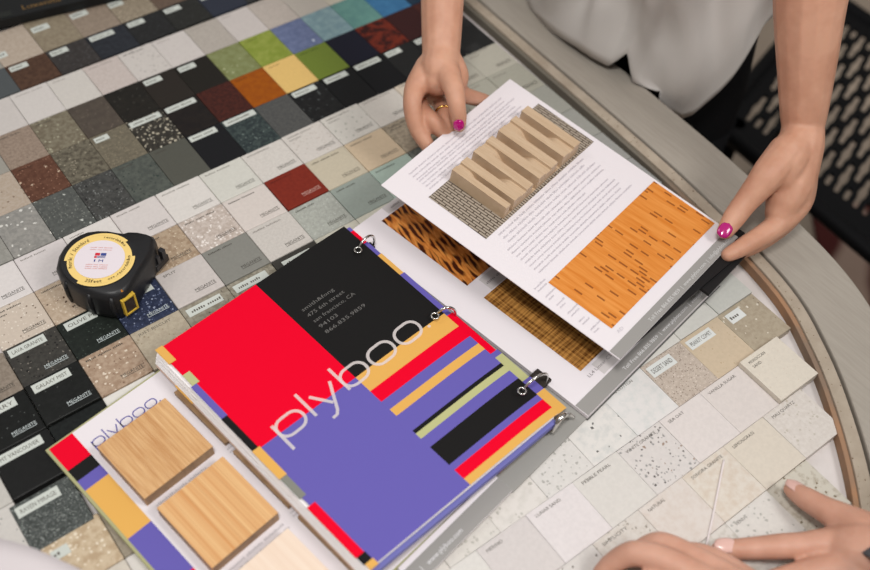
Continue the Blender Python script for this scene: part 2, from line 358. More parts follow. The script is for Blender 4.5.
C(9, 1, ((104, 38, 24), ((48, 18, 16), 55, 0.45, 0.58), (dots((170, 112, 60), 60, 0.25, 0.25),)), 'fiery red and gold swirled tile')
C(10, 1, ((52, 24, 24), None), 'oxblood tile just left of the arm')
C(11, 1, ((66, 32, 28), None), 'dark red tile showing to the right of the arm at the top')
C(-3, 2, ((150, 148, 142), ((138, 136, 130), 130, 0.4, 0.6)), 'pale grey tile at the left picture edge under the light grey terrazzo tile')
C(-2, 2, ((148, 145, 140), ((132, 130, 126), 110, 0.4, 0.6), (dots((206, 204, 198), 90, 0.2, 0.28),)), 'light grey terrazzo tile with white chips')
C(-1, 2, ((88, 90, 87), ((76, 78, 76), 110, 0.4, 0.6), (dots((184, 186, 180), 80, 0.16, 0.22), dots((120, 122, 116), 170, 0.3, 0.3))), 'mid grey terrazzo tile with a few large white chips')
C(0, 2, ((74, 74, 72), ((58, 58, 57), 110, 0.4, 0.6), (dots((118, 120, 118), 170, 0.25, 0.3), dots((36, 36, 36), 110, 0.1, 0.25))), 'dark grey granite-look tile right of the mid grey terrazzo tile')
C(1, 2, ((86, 90, 84), ((72, 76, 72), 110, 0.4, 0.6), (dots((54, 62, 58), 130, 0.3, 0.3),)), 'grey-green mottled tile beside the plain dark olive-grey tile', None, [[0.4]], INK)
C(2, 2, ((82, 82, 75), None), 'plain dark olive-grey tile left of the black sticker tile with a blue dot', None, [[0.3]], INK)
C(3, 2, ((25, 25, 28), None, (dots((70, 90, 120), 40, 0.12, 0.12),)), 'black tile with a blue dot under a long sticker', ([0.35, 0.35], 0.032, 0.0085, 0.002, 0.003))
C(4, 2, ((44, 52, 54), ((66, 76, 74), 120, 0.45, 0.62), (dots((110, 122, 118), 150, 0.2, 0.25),)), 'dark blue-green granite tile with a long sticker', ([0.7], 0.038, 0.0085, 0.002, 0.002))
C(5, 2, ((84, 84, 82), ((72, 72, 72), 160, 0.4, 0.6)), 'plain graphite grey tile below the orange tile')
C(6, 2, ((32, 32, 32), ((24, 24, 25), 100, 0.4, 0.6), (dots((80, 84, 84), 120, 0.2, 0.25),)), 'black tile with grey flecks and a sticker below the yellow tile', ([0.6], 0.030, 0.0085, 0.003, 0.003))
C(7, 2, ((21, 21, 22), None, (dots((60, 62, 62), 120, 0.08, 0.2),)), 'plain black tile with a sticker below the leaf green tile', ([0.6], 0.030, 0.0085, 0.003, 0.003))
C(8, 2, ((18, 18, 20), None), 'plain black tile with a sticker below the very dark navy tile', ([0.4, 0.35], 0.034, 0.0085, 0.002, 0.003))
C(9, 2, ((31, 31, 31), None), 'soft black tile with a short sticker below the fiery red tile', ([0.6], 0.021, 0.0085, 0.003, 0.003))
C(10, 2, ((30, 30, 31), None), 'soft black tile hidden mostly by the left wrist', ([0.6], 0.021, 0.0085, 0.003, 0.003))
C(11, 2, ((34, 34, 34), ((54, 54, 54), 40, 0.5, 0.7)), 'black tile with a sticker between the arm and the table rim', ([0.6], 0.018, 0.0085, 0.002, 0.003))
# ---- rows of maker-printed tiles
def G(i, j, mat, label, text=None, brand=None, sticker=None, dz=0.0, ink=None, cut=None): return tile('G', i, j, mat, label, sticker, text, brand, dz, ink, cut)
two = [[0.24, 0.24]]; one = [[0.42]]; dbl = [[0.3, 0.28], [0.3]]
GREY = P((128, 122, 116), 0.6)
G(-1, 0, ((214, 207, 205), None), 'bright white tile at the left picture edge above the cream speckled tile', [[0.3]], 'd')
G(0, 0, ((211, 202, 201), None), 'pinkish white tile left of the tape measure', two, 'l', None, 0, GREY)
G(1, 0, ((214, 208, 204), None), 'white tile just behind the tape measure', [[0.3]], 'l', None, 0, GREY)
G(2, 0, ((208, 199, 196), None), 'rose white tile behind the hook end of the tape measure', two, 'l', None, 0, GREY)
G(3, 0, ((211, 206, 201), None), 'clean white tile below the dark olive-grey tile', [[0.3, 0.3]], 'l', None, 0, GREY)
G(4, 0, ((198, 200, 192), None), 'minty white tile below the dark blue-green granite tile', [[0.25, 0.3]], 'l', None, 0, GREY)
G(5, 0, ((204, 199, 193), ((196, 190, 184), 200, 0.4, 0.6)), 'warm white tile above the red tile', [[0.55]], 'l', None, 0, GREY)
G(6, 0, ((202, 195, 189), None, (dots((178, 168, 160), 170, 0.25, 0.3),)), 'white lightly speckled tile with two lines of print below the black flecked tile', dbl, 'l', None, 0, GREY)
G(7, 0, ((200, 197, 190), None, (dots((160, 160, 150), 110, 0.2, 0.28),)), 'white tile with grey-green flecks and two lines of print', dbl, 'l', None, 0, GREY)
G(8, 0, ((199, 193, 186), None), 'plain white tile left of the hand with the gold ring', [[0.4, 0.3]], 'd', None, 0, GREY)
G(9, 0, ((200, 188, 172), None), 'cream tile behind the hand with the gold ring', [[0.3]], 'l', None, 0, GREY)
G(10, 0, ((172, 168, 156), None), 'shade-greyed cream tile right of the left wrist', dbl, 'd', None, 0, GREY)  # shade near the rim is baked into these darker cream tiles
G(11, 0, ((176, 172, 160), None), 'shade-greyed cream tile with double print, last before the table rim', dbl, 'd', None, 0, GREY)
G(-1, 1, ((198, 184, 170), None, (dots((120, 104, 90), 150, 0.12, 0.25), dots((216, 206, 194), 170, 0.25, 0.3))), 'cream tile with brown specks and two lines of print at the left picture edge', dbl, 'd')
G(0, 1, ((186, 168, 148), ((172, 152, 132), 130, 0.4, 0.6), (dots((82, 62, 48), 140, 0.16, 0.28), dots((208, 194, 176), 170, 0.25, 0.3))), 'tan tile with brown chips under the tape measure', [[0.45]], 'd')
G(1, 1, ((176, 160, 142), None), 'beige tile hidden mostly under the tape measure', one, 'd')
G(2, 1, ((172, 152, 130), ((150, 128, 106), 110, 0.42, 0.62), (dots((198, 182, 160), 170, 0.2, 0.3),)), 'golden tan mottled tile beside the hook of the tape measure', [[0.45]], 'd')
G(3, 1, ((196, 184, 176), ((176, 162, 152), 150, 0.4, 0.6), (dots((222, 214, 208), 130, 0.35, 0.35),)), 'white and brown marbled tile right of the golden tan one', [[0.22, 0.2, 0.2]], 'd')
G(4, 1, ((209, 196, 190), None), 'pale pink tile left of the red tile', [[0.28, 0.3]], 'l')
G(5, 1, ((122, 42, 29), ((114, 38, 27), 120, 0.4, 0.6)), 'brick red plain tile among the pale ones', [[0.5]], 'r', None, 0.0012, P((92, 28, 20), 0.6))
G(6, 1, ((190, 180, 160), None), 'pale straw tile right of the red tile', [[0.2, 0.24, 0.2]], 'l')
G(7, 1, ((198, 178, 152), None), 'peach tan tile left of the curled fingers', [[0.3, 0.24]], 'l')
G(8, 1, ((160, 148, 130), ((136, 124, 108), 120, 0.4, 0.6)), 'khaki marbled tile partly behind the curled fingers', dbl, 'd')
G(9, 1, ((168, 164, 152), None), 'shade-greyed cream tile under the wrist of the hand with the ring', dbl, 'd', None, 0, GREY)
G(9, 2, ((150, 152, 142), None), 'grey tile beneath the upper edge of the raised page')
G(10, 2, ((158, 158, 148), None), 'shade-dulled sage tile beneath the upper right corner of the raised page')
G(10, 1, ((164, 162, 150), None), 'shade-dulled sage tile behind the raised page next to the wrist', dbl, 'd', None, 0, GREY)  # sage tiles here are darkened too, with the rim-side shade in their colour
G(11, 1, ((162, 160, 148), None), 'shade-dulled sage tile by the table rim above the raised page', [[0.4]], 'd', None, 0, GREY)
G(-2, 2, ((140, 128, 116), ((126, 114, 102), 160, 0.4, 0.6)), 'brownish grey tile at the left picture edge above the leftmost black stickered tile', None, 'd')
G(-1, 2, ((64, 62, 58), ((54, 52, 49), 120, 0.4, 0.6), (dots((26, 25, 24), 150, 0.25, 0.28), dots((122, 116, 108), 170, 0.14, 0.25), dots((170, 112, 82), 70, 0.06, 0.08))), 'charcoal stickered tile with black specks, left of the dark green tile', None, 'w', ('LAVA GRANITE', 0.034, 0.0095, 0.003, 0.003), 0.0008)
G(0, 2, ((34, 39, 35), ((28, 32, 29), 120, 0.4, 0.6), (dots((62, 70, 64), 170, 0.2, 0.25),)), 'dark green stickered tile in front of the tape measure', None, 'w', ('OLIVE M', 0.030, 0.0095, 0.006, 0.003))
G(1, 2, ((52, 59, 82), ((40, 46, 66), 120, 0.4, 0.6), (dots((142, 150, 172), 130, 0.25, 0.26), dots((96, 106, 134), 190, 0.3, 0.3))), 'navy blue speckled tile by the yellow window of the tape measure', None, 'w', ([0.3, 0.2, 0.2], 0.040, 0.0095, 0.003, 0.003))
G(2, 2, ((194, 186, 182), None), 'plain light grey tile above the corner of the red page', ['SPLIT'], 'd', None, 0.001, INKL)
G(3, 2, ((130, 129, 123), None), 'plain mid grey tile left of the black corner of the big page', [[0.28, 0.22]], 'd', None, 0.0005)
G(4, 2, ((196, 190, 184), ((188, 182, 176), 200, 0.4, 0.6)), 'pale grey tile directly above the black area of the big page', [[0.28, 0.34]], 'd', None, 0.0005, GREY)
G(5, 2, ((166, 168, 160), ((154, 156, 149), 170, 0.4, 0.6), (dots((184, 186, 180), 220, 0.3, 0.3),)), 'grey-green flecked tile below the red tile', [[0.26, 0.16]], 'd')
G(6, 2, ((146, 154, 147), None), 'plain blue-grey tile below the pale straw tile', [[0.2, 0.24]], 'd')
G(7, 2, ((162, 178, 168), None), 'mint green tile by the lifted page corner', [[0.5]], 'd')
G(8, 2, ((120, 124, 118), ((92, 96, 92), 100, 0.4, 0.6)), 'grey tile peeping between fingers and raised page')
for j, nm in ((2, 'upper'), (3, 'second'), (4, 'third'), (5, 'fourth')):
    G(11, j, ((158 - j * 2, 158 - j * 2, 146), None), {2: 'shade-dulled grey-green tile at the far corner of the raised page next to the rim', 3: 'shade-dulled grey-green tile beside the table rim behind the carved wood sample', 4: 'shade-dimmed grey tile beside the table rim behind the orange bamboo picture', 5: 'shade-dimmed grey tile beside the rim below the right hand'}[j], [[0.4]], None, None, 0, GREY)  # rim-side shade baked into the colour, slightly deeper each row
G(-3, 3, ((58, 56, 54), None), 'dark tile outside the left edge beside the leftmost black stickered tile')
G(-2, 3, ((24, 25, 24), ((20, 21, 20), 120, 0.4, 0.6), (dots((84, 88, 86), 170, 0.06, 0.2),)), 'black stickered tile cut by the left picture edge, below the brownish grey one', None, 'w', ('STARRY', 0.033, 0.0095, 0.006, 0.003), 0.0008)
G(-1, 3, ((28, 29, 28), ((23, 24, 23), 120, 0.4, 0.6), (dots((78, 80, 78), 170, 0.08, 0.2),)), 'black stickered tile standing proud between charcoal tile and brown chip tile', None, 'w', ('GALAXY MIST', 0.034, 0.0095, 0.005, 0.003), 0.0028)
G(0, 3, ((172, 150, 130), ((152, 128, 108), 110, 0.42, 0.62), (dots((212, 198, 180), 100, 0.25, 0.3), dots((116, 92, 76), 150, 0.12, 0.25))), 'brown and cream chip tile above the green-edged card', [[0.2, 0.26, 0.2]], 'd', None, 0.001)
G(1, 3, ((176, 165, 146), ((166, 154, 136), 150, 0.4, 0.6), (dots((146, 132, 112), 150, 0.2, 0.25),)), 'sand beige tile by the left corner of the red area', ['JUST BISCUIT'], None, None, 0.0005, INKL)
G(2, 3, ((150, 144, 130), ((130, 122, 108), 120, 0.4, 0.6), (dots((90, 84, 74), 140, 0.14, 0.26),)), 'khaki speckled tile with a sticker at the top edge of the red page', None, None, ([0.4, 0.4], 0.036, 0.0095, 0.004, 0.005))
G(3, 3, ((152, 146, 132), ((120, 114, 100), 110, 0.4, 0.6)), 'khaki tile with a sticker where red and black areas meet', None, None, ([0.3, 0.3], 0.036, 0.0095, 0.004, 0.005))
G(4, 3, ((60, 58, 54), None), 'dark tile peeping out above the black area of the big page', None, None, ([0.3, 0.3], 0.032, 0.0095, 0.008, 0.006))
G(5, 3, ((190, 186, 172), None), 'pale cream tile at the top corner of the black area')
G(6, 3, ((196, 192, 178), None), 'cream tile between the blue-grey tile and the binder')
G(-2, 4, ((25, 25, 25), ((22, 22, 22), 120, 0.4, 0.6), (dots((60, 62, 62), 40, 0.1, 0.2),)), 'plain black tile with a long sticker directly left of the card corner', None, None, ('MT VANCOUVER', 0.040, 0.0095, 0.002, 0.003), 0.0005)
G(-3, 4, ((188, 184, 178), None), 'white tile at the left picture edge below the leftmost black stickered tile')
G(-1, 4, ((28, 31, 30), ((22, 24, 24), 120, 0.4, 0.6), (dots((80, 90, 84), 70, 0.12, 0.25),)), 'black tile with grey blotches squeezed between a proud black tile and the card')
G(0, 4, ((214, 212, 206), None), 'white tile corner at the top edge of the green-edged card')
G(-2, 5, ((86, 90, 88), ((58, 62, 60), 260, 0.4, 0.6), (dots((142, 146, 142), 300, 0.3, 0.34), dots((40, 42, 42), 280, 0.25, 0.3))), 'salt-and-pepper grey tile with a white sticker left of the card', None, None, ('RAVEN MIRAGE', 0.036, 0.0100, 0.003, 0.004), 0.001, None, (-0.11, 0.08, 0.08, -0.08))
G(-3, 5, ((196, 193, 188), None, (dots((140, 140, 136), 130, 0.25, 0.3),)), 'white flecked tile at the left picture edge beside the salt-and-pepper grey tile')
G(-1, 5, ((196, 190, 182), None), 'pale tile hidden mostly by the left edge of the green-edged card')
G(-2, 6, ((196, 178, 152), ((176, 154, 126), 70, 0.42, 0.62), (dots((220, 208, 188), 120, 0.25, 0.3),)), 'honey cream tile below the salt-and-pepper grey tile', None, None, (['' and 0 or 0.4], 0.014, 0.009, 0.005, 0.010))
G(-1, 6, ((150, 140, 124), ((138, 128, 112), 130, 0.4, 0.6), (dots((62, 54, 46), 110, 0.2, 0.26),)), 'taupe tile with dark spots along the card left edge', None, None, ([0.6], 0.014, 0.010, 0.003, 0.004))
G(-1, 7, ((206, 202, 196), None), 'white tile at the bottom picture edge beside the card', )
G(-2, 7, ((200, 192, 180), None), 'cream tile at the bottom picture edge next to the white cloth')
# ---- pale quartz tiles, lower right
def R(i, j, mat, label, text=None, sticker=None, dz=0.0, cut=None): return tile('R', i, j, mat, label, sticker, text, None, dz, INKL, cut)
wd_ = (214, 207, 204)
R(-3, 0, ((208, 204, 200), None, (dots((176, 174, 168), 130, 0.25, 0.3),)), 'pale flecked tile at the bottom picture edge by the grey binder strip')
R(-2, 0, ((210, 208, 203), None), 'milk white tile at the bottom picture edge, left of a plain off-white one')
R(-1, 0, ((206, 198, 196), None), 'plain off-white tile with one short word, below the grey binder strip', 'MERINO')
R(0, 0, ((217, 209, 209), None, (dots((60, 56, 54), 20, 0.2, 0.06),)), 'plain white tile with a single black fleck near its middle', 'LUNAR SAND')
R(1, 0, ((207, 204, 199), None), 'plain greyish white tile left of the black-specked white tile', 'PEBBLE PEARL')
R(2, 0, ((208, 202, 199), None, (dots((84, 80, 78), 150, 0.14, 0.3), dots((150, 148, 146), 130, 0.22, 0.3), dots((150, 130, 116), 110, 0.06, 0.3))), 'white tile peppered with black specks', 'WHITE GRANITE')
R(3, 0, ((216, 206, 203), None), 'plain rosy white tile right of the black-specked white tile', 'SEA OAT')
R(4, 0, ((214, 203, 199), None, (dots((190, 176, 164), 30, 0.12, 0.14),)), 'rosy white tile touching the left side of the raised cream tile', 'VANILLA SUGAR')
R(5, 0, ((216, 205, 192), None, (dots((204, 192, 178), 200, 0.2, 0.25),)), 'raised cream tile standing proud near the curved rim', ['MOROCCAN', 'SAND'], None, 0.0055)
R(-3, -1, ((210, 205, 199), None, (dots((184, 180, 172), 110, 0.25, 0.35),)), 'marbled white tile along the grey binder strip nearest the bottom picture edge')
R(-2, -1, ((208, 204, 198), None, (dots((178, 174, 166), 110, 0.25, 0.35),)), 'marbled white tile along the grey binder strip above the plain off-white tile')
R(-1, -1, ((212, 207, 202), ((202, 197, 191), 60, 0.45, 0.65), (dots((176, 172, 164), 110, 0.22, 0.35),)), 'marbled white tile along the binder strip above the tile with a black fleck')
R(0, -1, ((208, 206, 202), None, (dots((166, 164, 158), 140, 0.22, 0.3), dots((90, 88, 86), 90, 0.06, 0.2))), 'white flecked tile along the binder strip above the plain greyish white tile')
R(1, -1, ((212, 210, 206), ((200, 199, 196), 60, 0.45, 0.65), (dots((96, 94, 92), 110, 0.08, 0.25),)), 'white tile with sparse black specks above the black-specked tile')
R(2, -1, ((212, 211, 209), ((204, 204, 202), 60, 0.45, 0.65)), 'cool white clouded tile left of the pinkish grey granite-look tile', 'PURE COTTON')
R(3, -1, ((190, 177, 165), ((180, 166, 154), 150, 0.4, 0.6), (dots((142, 128, 118), 230, 0.35, 0.32), dots((208, 196, 186), 230, 0.3, 0.3))), 'pinkish grey granite-look tile with a white sticker', None, ('DESERT SAND', 0.030, 0.012, 0.003, 0.004))
R(4, -1, ((198, 180, 156), None, (dots((182, 160, 134), 170, 0.15, 0.25),)), 'tan tile with a long sticker between two granite-look tiles', None, ('PEANUT COMET', 0.032, 0.0105, 0.003, 0.004))
R(5, -1, ((170, 158, 139), ((160, 147, 128), 110, 0.4, 0.6), (dots((212, 204, 190), 120, 0.16, 0.28), dots((112, 98, 82), 140, 0.06, 0.22))), 'grey-beige tile with white chips and a short sticker near the rim', None, ([0.6], 0.019, 0.0115, 0.006, 0.004), 0, (0, 0.04, 0, 0))
R(2, -2, ((206, 206, 200), None), 'cool white tile mostly under the binder edge')
R(3, -2, ((204, 205, 199), None), 'frosty white tile beside the binder above the pinkish grey stickered tile')
R(4, -2, ((198, 201, 195), None), 'frosty white tile above the tan sticker tile', None, None, 0.001)
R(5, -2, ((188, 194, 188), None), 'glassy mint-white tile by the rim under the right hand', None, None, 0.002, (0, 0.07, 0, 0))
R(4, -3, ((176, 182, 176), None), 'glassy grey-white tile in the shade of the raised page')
R(1, 1, ((206, 200, 194), ((196, 188, 180), 90, 0.4, 0.65), (dots((146, 138, 128), 120, 0.1, 0.25),)), 'veined white tile just above the curled fingers at the bottom', 'SIMPLICITY')
R(0, 1, ((206, 201, 197), None, (dots((120, 114, 108), 100, 0.14, 0.25),)), 'white tile with sparse dark flecks left of the curled fingers at the bottom')
R(-1, 1, ((210, 204, 200), None), 'white tile at the bottom picture edge below the plain off-white one')
R(2, 1, ((211, 201, 195), ((203, 192, 184), 90, 0.4, 0.65)), 'cream veined tile between curled fingers and the black-specked tile', 'NATURAL')
R(3, 1, ((212, 202, 192), ((202, 189, 175), 80, 0.4, 0.65)), 'sand-veined tile crossed by a thin white thread, left of the plain beige one', 'SONORA GRANITE')
R(4, 1, ((213, 200, 187), None, (dots((184, 166, 148), 60, 0.1, 0.18),)), 'plain beige tile above the thumb of the lower right hand', 'LEMONGRASS')
R(5, 1, ((211, 203, 197), ((202, 194, 187), 120, 0.4, 0.6), (dots((186, 178, 166), 130, 0.15, 0.3),)), 'finely flecked white tile below the raised cream tile', 'MALI QUARTZ')
R(3, 2, ((208, 205, 200), None, (dots((168, 166, 160), 110, 0.2, 0.3),)), 'white grey-flecked tile right above the pointing finger', 'VENUS', None, -0.001)
R(4, 2, ((196, 190, 178), ((164, 154, 138), 90, 0.5, 0.7), (dots((120, 106, 86), 110, 0.12, 0.3),)), 'brown-veined marble tile under the thumb of the lower right hand', None, None, -0.002)
R(2, 2, ((204, 200, 194), ((176, 170, 160), 80, 0.48, 0.7)), 'grey-veined marble tile above the pink nail between the two lower hands', None, None, -0.0005)
R(1, 2, ((206, 202, 197), None), 'white tile under the curled lower fingers')
R(3, 3, ((200, 196, 188), ((150, 142, 128), 80, 0.5, 0.7)), 'dark-veined marble tile under the pointing finger', None, None, -0.0005)
R(2, 3, ((202, 198, 192), None), 'pale tile at the bottom picture edge between the two lower hands')
R(4, 3, ((198, 192, 184), None), 'pale tile under the palm of the lower right hand', None, None, -0.002)
# ------------------------------------------------------------------ black display box, top left
bx = frame3((0.055, 0.3513, 0.0006), (0.1062, -0.0196, 0), (0, 1, 0))
box = thing('display_box', 'black display box with gold lettering at the top left corner', 'box', bx)
b = MB(); b.box(-0.06, 0.255, 0, 0.20, 0, 0.013); b.build('box_body', P((22, 23, 24), 0.4, 0.25), box, bx, 0.0015)
gold = P((122, 92, 46), 0.4, 0.4)
b = MB(); g0 = bx.inverted() @ W(22, 10, 0.0136); put_text(b, 'Luxenite', g0.x, g0.y, 0.0090, 0.0132, 0.046); b.build('gold_lettering', gold, box, bx)
b = MB(); b.box(-0.05, g0.x - 0.012, g0.y - 0.006, g0.y + 0.004, 0.0129, 0.0135); b.build('raised_band', P((36, 38, 36), 0.4), box, bx)

# ------------------------------------------------------------------ paper and print colours
PAPER = P((226, 219, 223), 0.6, 0.25); RED = P((228, 0, 40), 0.5, 0.08); BLACK = P((27, 26, 26), 0.42, 0.12); PURP = P((100, 91, 170), 0.5, 0.12); YEL = P((220, 168, 86), 0.5, 0.2); OLIV = P((182, 182, 130), 0.5, 0.2)
GREYP = P((150, 147, 144), 0.5, 0.25); GREYD = P((128, 128, 120), 0.5, 0.2); TEXTG = P((176, 172, 178), 0.6); TEXTW = P((224, 222, 224), 0.6); TEXTB = P((92, 88, 156), 0.5); TXT = P((202, 196, 202), 0.6); WARM = P((205, 176, 160), 0.6)

def grain(name, a, bcol, c, sx, sy, rough=0.45, rot=0.0):
    m = newmat(name, a, rough, 0.3)
    off = (random.uniform(-3, 3), random.uniform(-3, 3), 0)
    v = coords(m, off, (sx, sy, 30), rot)
    n1 = noise(m, v, 1.0, 3, 0.6)
    v2 = coords(m, (off[1], off[0], 1), (sx * 5, sy * 2.5, 60), rot); n2 = noise(m, v2, 1.0, 2, 0.5)
    x = mixc(m, ramp(m, n1, 0.3, 0.7), L(a), L(bcol)); x = mixc(m, math_(m, 'MULTIPLY', ramp(m, n2, 0.5, 0.75), 0.6), x, L(c))
    lk(m, x, m.node_tree.nodes['Principled BSDF'].inputs['Base Color']); return m

# ------------------------------------------------------------------ sample card with glued wood blocks (left)
cf = frame3((-0.0605, -0.2140, 0.0005), (0.98877, 0.14940, 0), (-0.1494, 0.98877, 0))
card = thing('sample_card', 'green-edged white sample card with glued wood blocks, at the bottom left', 'sample card', cf)
CW, CH = 0.2159, 0.2794
b = MB(); b.box(0, CW, -CH, 0, 0, 0.0042); b.build('card_board', P((166, 164, 122), 0.6), card, cf, 0.0003)
b = MB()
z = 0.00435
def crect(u0, u1, v0, v1, mi, zz=z): b.rect(u0 * CW, u1 * CW, -v1 * CH, -v0 * CH, zz, mi)
crect(0.115, 1.0, 0.006, 0.994, 0); crect(0.012, 0.115, 0.006, 0.106, 1); crect(0.012, 0.115, 0.106, 0.154, 2); crect(0.012, 0.115, 0.154, 0.195, 3)
crect(0.012, 0.115, 0.195, 0.404, 4); crect(0.012, 0.115, 0.404, 0.60, 3); crect(0.012, 0.115, 0.60, 0.72, 1); crect(0.012, 0.115, 0.72, 0.994, 5)
b.build('printed_face', [PAPER, RED, BLACK, PURP, YEL, OLIV], card, cf)

# monoline rounded letters of the word on card and divider: strokes as (x, y) polylines in x-height units
def rr(x0, x1, y0, y1, r, n=5):
    out = []
    for cx, cy, a0 in ((x1 - r, y1 - r, 0), (x0 + r, y1 - r, 90), (x0 + r, y0 + r, 180), (x1 - r, y0 + r, 270)):
        out += [(cx + r * math.cos(math.radians(a0 + 90 * k / n)), cy + r * math.sin(math.radians(a0 + 90 * k / n))) for k in range(n + 1)]
    return out
def word_strokes():
    s = []; w = 1.35
    s.append(([(0, -0.62), (0, 1)], False)); o = rr(0, w, 0, 1, 0.46); s.append((o, True))                                  # p
    x = w + 0.36; s.append(([(x, 0), (x, 1.55)], False))                                                                      # l
    x += 0.36; s.append(([(x, 1), (x + 0.60, 0.02)], False)); s.append(([(x + 1.18, 1), (x + 0.50, -0.40), (x + 0.34, -0.58), (x + 0.08, -0.60)], False))   # y
    x += 1.56; s.append(([(x, 0), (x, 1.55)], False)); s.append((rr(x, x + w, 0, 1, 0.46), True))                             # b
    x += w + 0.30; s.append((rr(x, x + w, 0, 1, 0.46), True)); x += w + 0.30; s.append((rr(x, x + w, 0, 1, 0.46), True))      # o o
    x += w + 0.24; s.append((rr(x, x + 0.16, 0.0, 0.16, 0.078), None))
    return s, x + 0.16
def put_word(mb, fn, sw):
    """fn maps letter units to the surface; sw = half stroke width in letter units"""
    strokes, tot = word_strokes()
    for pts, closed in strokes:
        if closed is None: mb.add([fn(x, y) for x, y in pts], [list(range(len(pts)))]); continue
        n = len(pts); vs = []
        for i, p in enumerate(pts):
            if closed: a, c = pts[i - 1], pts[(i + 1) % n]
            else: a, c = pts[max(i - 1, 0)], pts[min(i + 1, n - 1)]
            # skip duplicate corner points
            t = Vector((c[0] - a[0], c[1] - a[1])); t.normalize(); nx, ny = -t.y * sw, t.x * sw
            vs += [fn(p[0] + nx, p[1] + ny), fn(p[0] - nx, p[1] - ny)]
        fs = [(2 * i, 2 * i + 1, (2 * i + 3) % (2 * n), (2 * i + 2) % (2 * n)) for i in range(n if closed else n - 1)]
        mb.add(vs, fs)
    return tot
b = MB(); k = 0.066 / word_strokes()[1]
put_word(b, lambda x, y: (0.145 * CW + x * k, -0.098 * CH + y * k, z + 0.0002), 0.07); b.build('purple_lettering', TEXTB, card, cf)
def wood_block(u0, u1, v0, v1, mats, ht=0.0132):
    mb = MB(); mb.box(u0 * CW, u1 * CW, -v1 * CH, -v0 * CH, 0.0044, 0.0044 + ht, 1)
    mb.mi[-5] = 0
    o = mb.build('wood_block', mats, card, cf, 0.0004); return o
# top face grain runs down the card
SIDE = grain('block_side', (166, 134, 100), (144, 112, 82), (124, 96, 68), 40, 40)  # block sides are coloured browner than the tops to carry their shade
SIDE2 = grain('block_side_cut', (134, 104, 76), (112, 86, 62), (96, 74, 54), 400, 60)
o = wood_block(0.139, 0.455, 0.126, 0.360, [grain('bamboo_a', (216, 174, 124), (184, 132, 82), (230, 196, 152), 420, 16), SIDE]); o['label'] = 'top wood block with a fine brown grain'
o = wood_block(0.150, 0.455, 0.406, 0.657, [grain('bamboo_b', (202, 142, 86), (226, 186, 134), (172, 110, 58), 190, 2.0), SIDE]); o['label'] = 'middle wood block with broad amber stripes'
o = wood_block(0.150, 0.440, 0.711, 0.945, [grain('bamboo_c', (232, 212, 194), (226, 202, 182), (238, 222, 206), 200, 5), P((190, 160, 130), 0.5)]); o['label'] = 'pale cream wood block cut by the picture edge'
for v0, v1 in ((0.110, 0.362), (0.398, 0.652), (0.692, 0.945)):
    o = wood_block(0.505, 0.82, v0, v1, [SIDE, grain('block_side_dark', (150, 120, 84), (128, 98, 66), (110, 82, 54), 40, 30)], 0.0047)
rg = random.Random(3); CPM = P((184, 178, 182), 0.6)
for u0, v0, ln, h_ in ((0.165, 0.378, [0.030, 0.018], 0.0024), (0.165, 0.395, [0.026, 0.012], 0.0024), (0.160, 0.676, [0.024, 0.016, 0.02], 0.0024), (0.160, 0.694, [0.034, 0.03], 0.0024), (0.50, 0.375, [0.02], 0.0022), (0.50, 0.388, [0.02], 0.0022), (0.50, 0.664, [0.02], 0.0022), (0.50, 0.677, [0.02], 0.0022)):
    b = MB(); scribble(b, u0 * CW, -v0 * CH - 0.001, h_, ln, z + 0.0002, rng=rg); b.build('caption_print', CPM, card, cf)

# ------------------------------------------------------------------ ring binder with its bound pages
bind_o = Vector((0.2826, -0.1601, 0)); bax = Vector((0.16589, -0.98614, 0)); bay = Vector((0.98614, 0.16589, 0))
bf = frame3((bind_o.x, bind_o.y, 0.0), bay, -bax)     # x to the right of the rings, y up the page, z up
binder = thing('ring_binder', 'open grey ring binder with a red, black and purple divider and white picture pages', 'binder', bf)
PL = 0.3008
BI = bf.inverted()
def bloc(px, py, z): return BI @ W(px, py, z)
GB = P((150, 148, 144), 0.5, 0.25)
b = MB(); b.box(-0.100, 0.0, -PL + 0.0008, -0.002, 0.0010, 0.0032); b.build('spine_board', GB, binder, bf, 0.0004)
b = MB(); b.box(0.0, 0.2135, -PL - 0.001, -0.002, 0.0008, 0.0030); b.build('cover_board', P((92, 92, 90), 0.5), binder, bf, 0.0004)
# right hand page with pictures
b = MB(); b.box(0.0, 0.2135, -PL, 0, 0.0031, 0.0079); pg = b.build('picture_page', PAPER, binder, bf, 0.0003); pg['label'] = 'white page with two brown material pictures'
b = MB(); b.rect(0.0005, 0.213, -PL + 0.0002, -0.951 * PL, 0.0080); fo = b.build('footer_band', GREYP, pg, bf)
def ftxt(mb, x0, y0, size, zz): put_text(mb, 'Toll Free 866.835.9859  |  www.plyboo.com  |  info@plyboo.com', x0, y0, size, zz, 0.150)
b = MB(); ftxt(b, 0.062, -PL + 0.0052, 0.0036, 0.0082); b.build('footer_lettering', TEXTW, pg, bf)
hd = P((200, 194, 194), 0.6)
for u_, a_, c_ in ((0.205, 0.036, 0.0), (0.21, 0.493, 0.437), (0.21, 0.945, 0.896)): b = MB(); b.rect(u_ * 0.2159, 0.213, -a_ * PL, -c_ * PL, 0.0081); b.build('caption_strip', hd, pg, bf)
CP_ = P((140, 134, 136), 0.6)
b = MB(); put_text(b, 'LL4 Linear C3', 0.150 * 0.2159, -0.922 * PL, 0.0034, 0.0083, 0.034); b.build('caption_print', CP_, pg, bf)
for u_, v_q in ((0.22, 0.470), (0.24, 0.024)): b = MB(); scribble(b, u_ * 0.2159, -v_q * PL, 0.0026, [0.012, 0.016], 0.0083, rng=rg); b.build('caption_print', CP_, pg, bf)
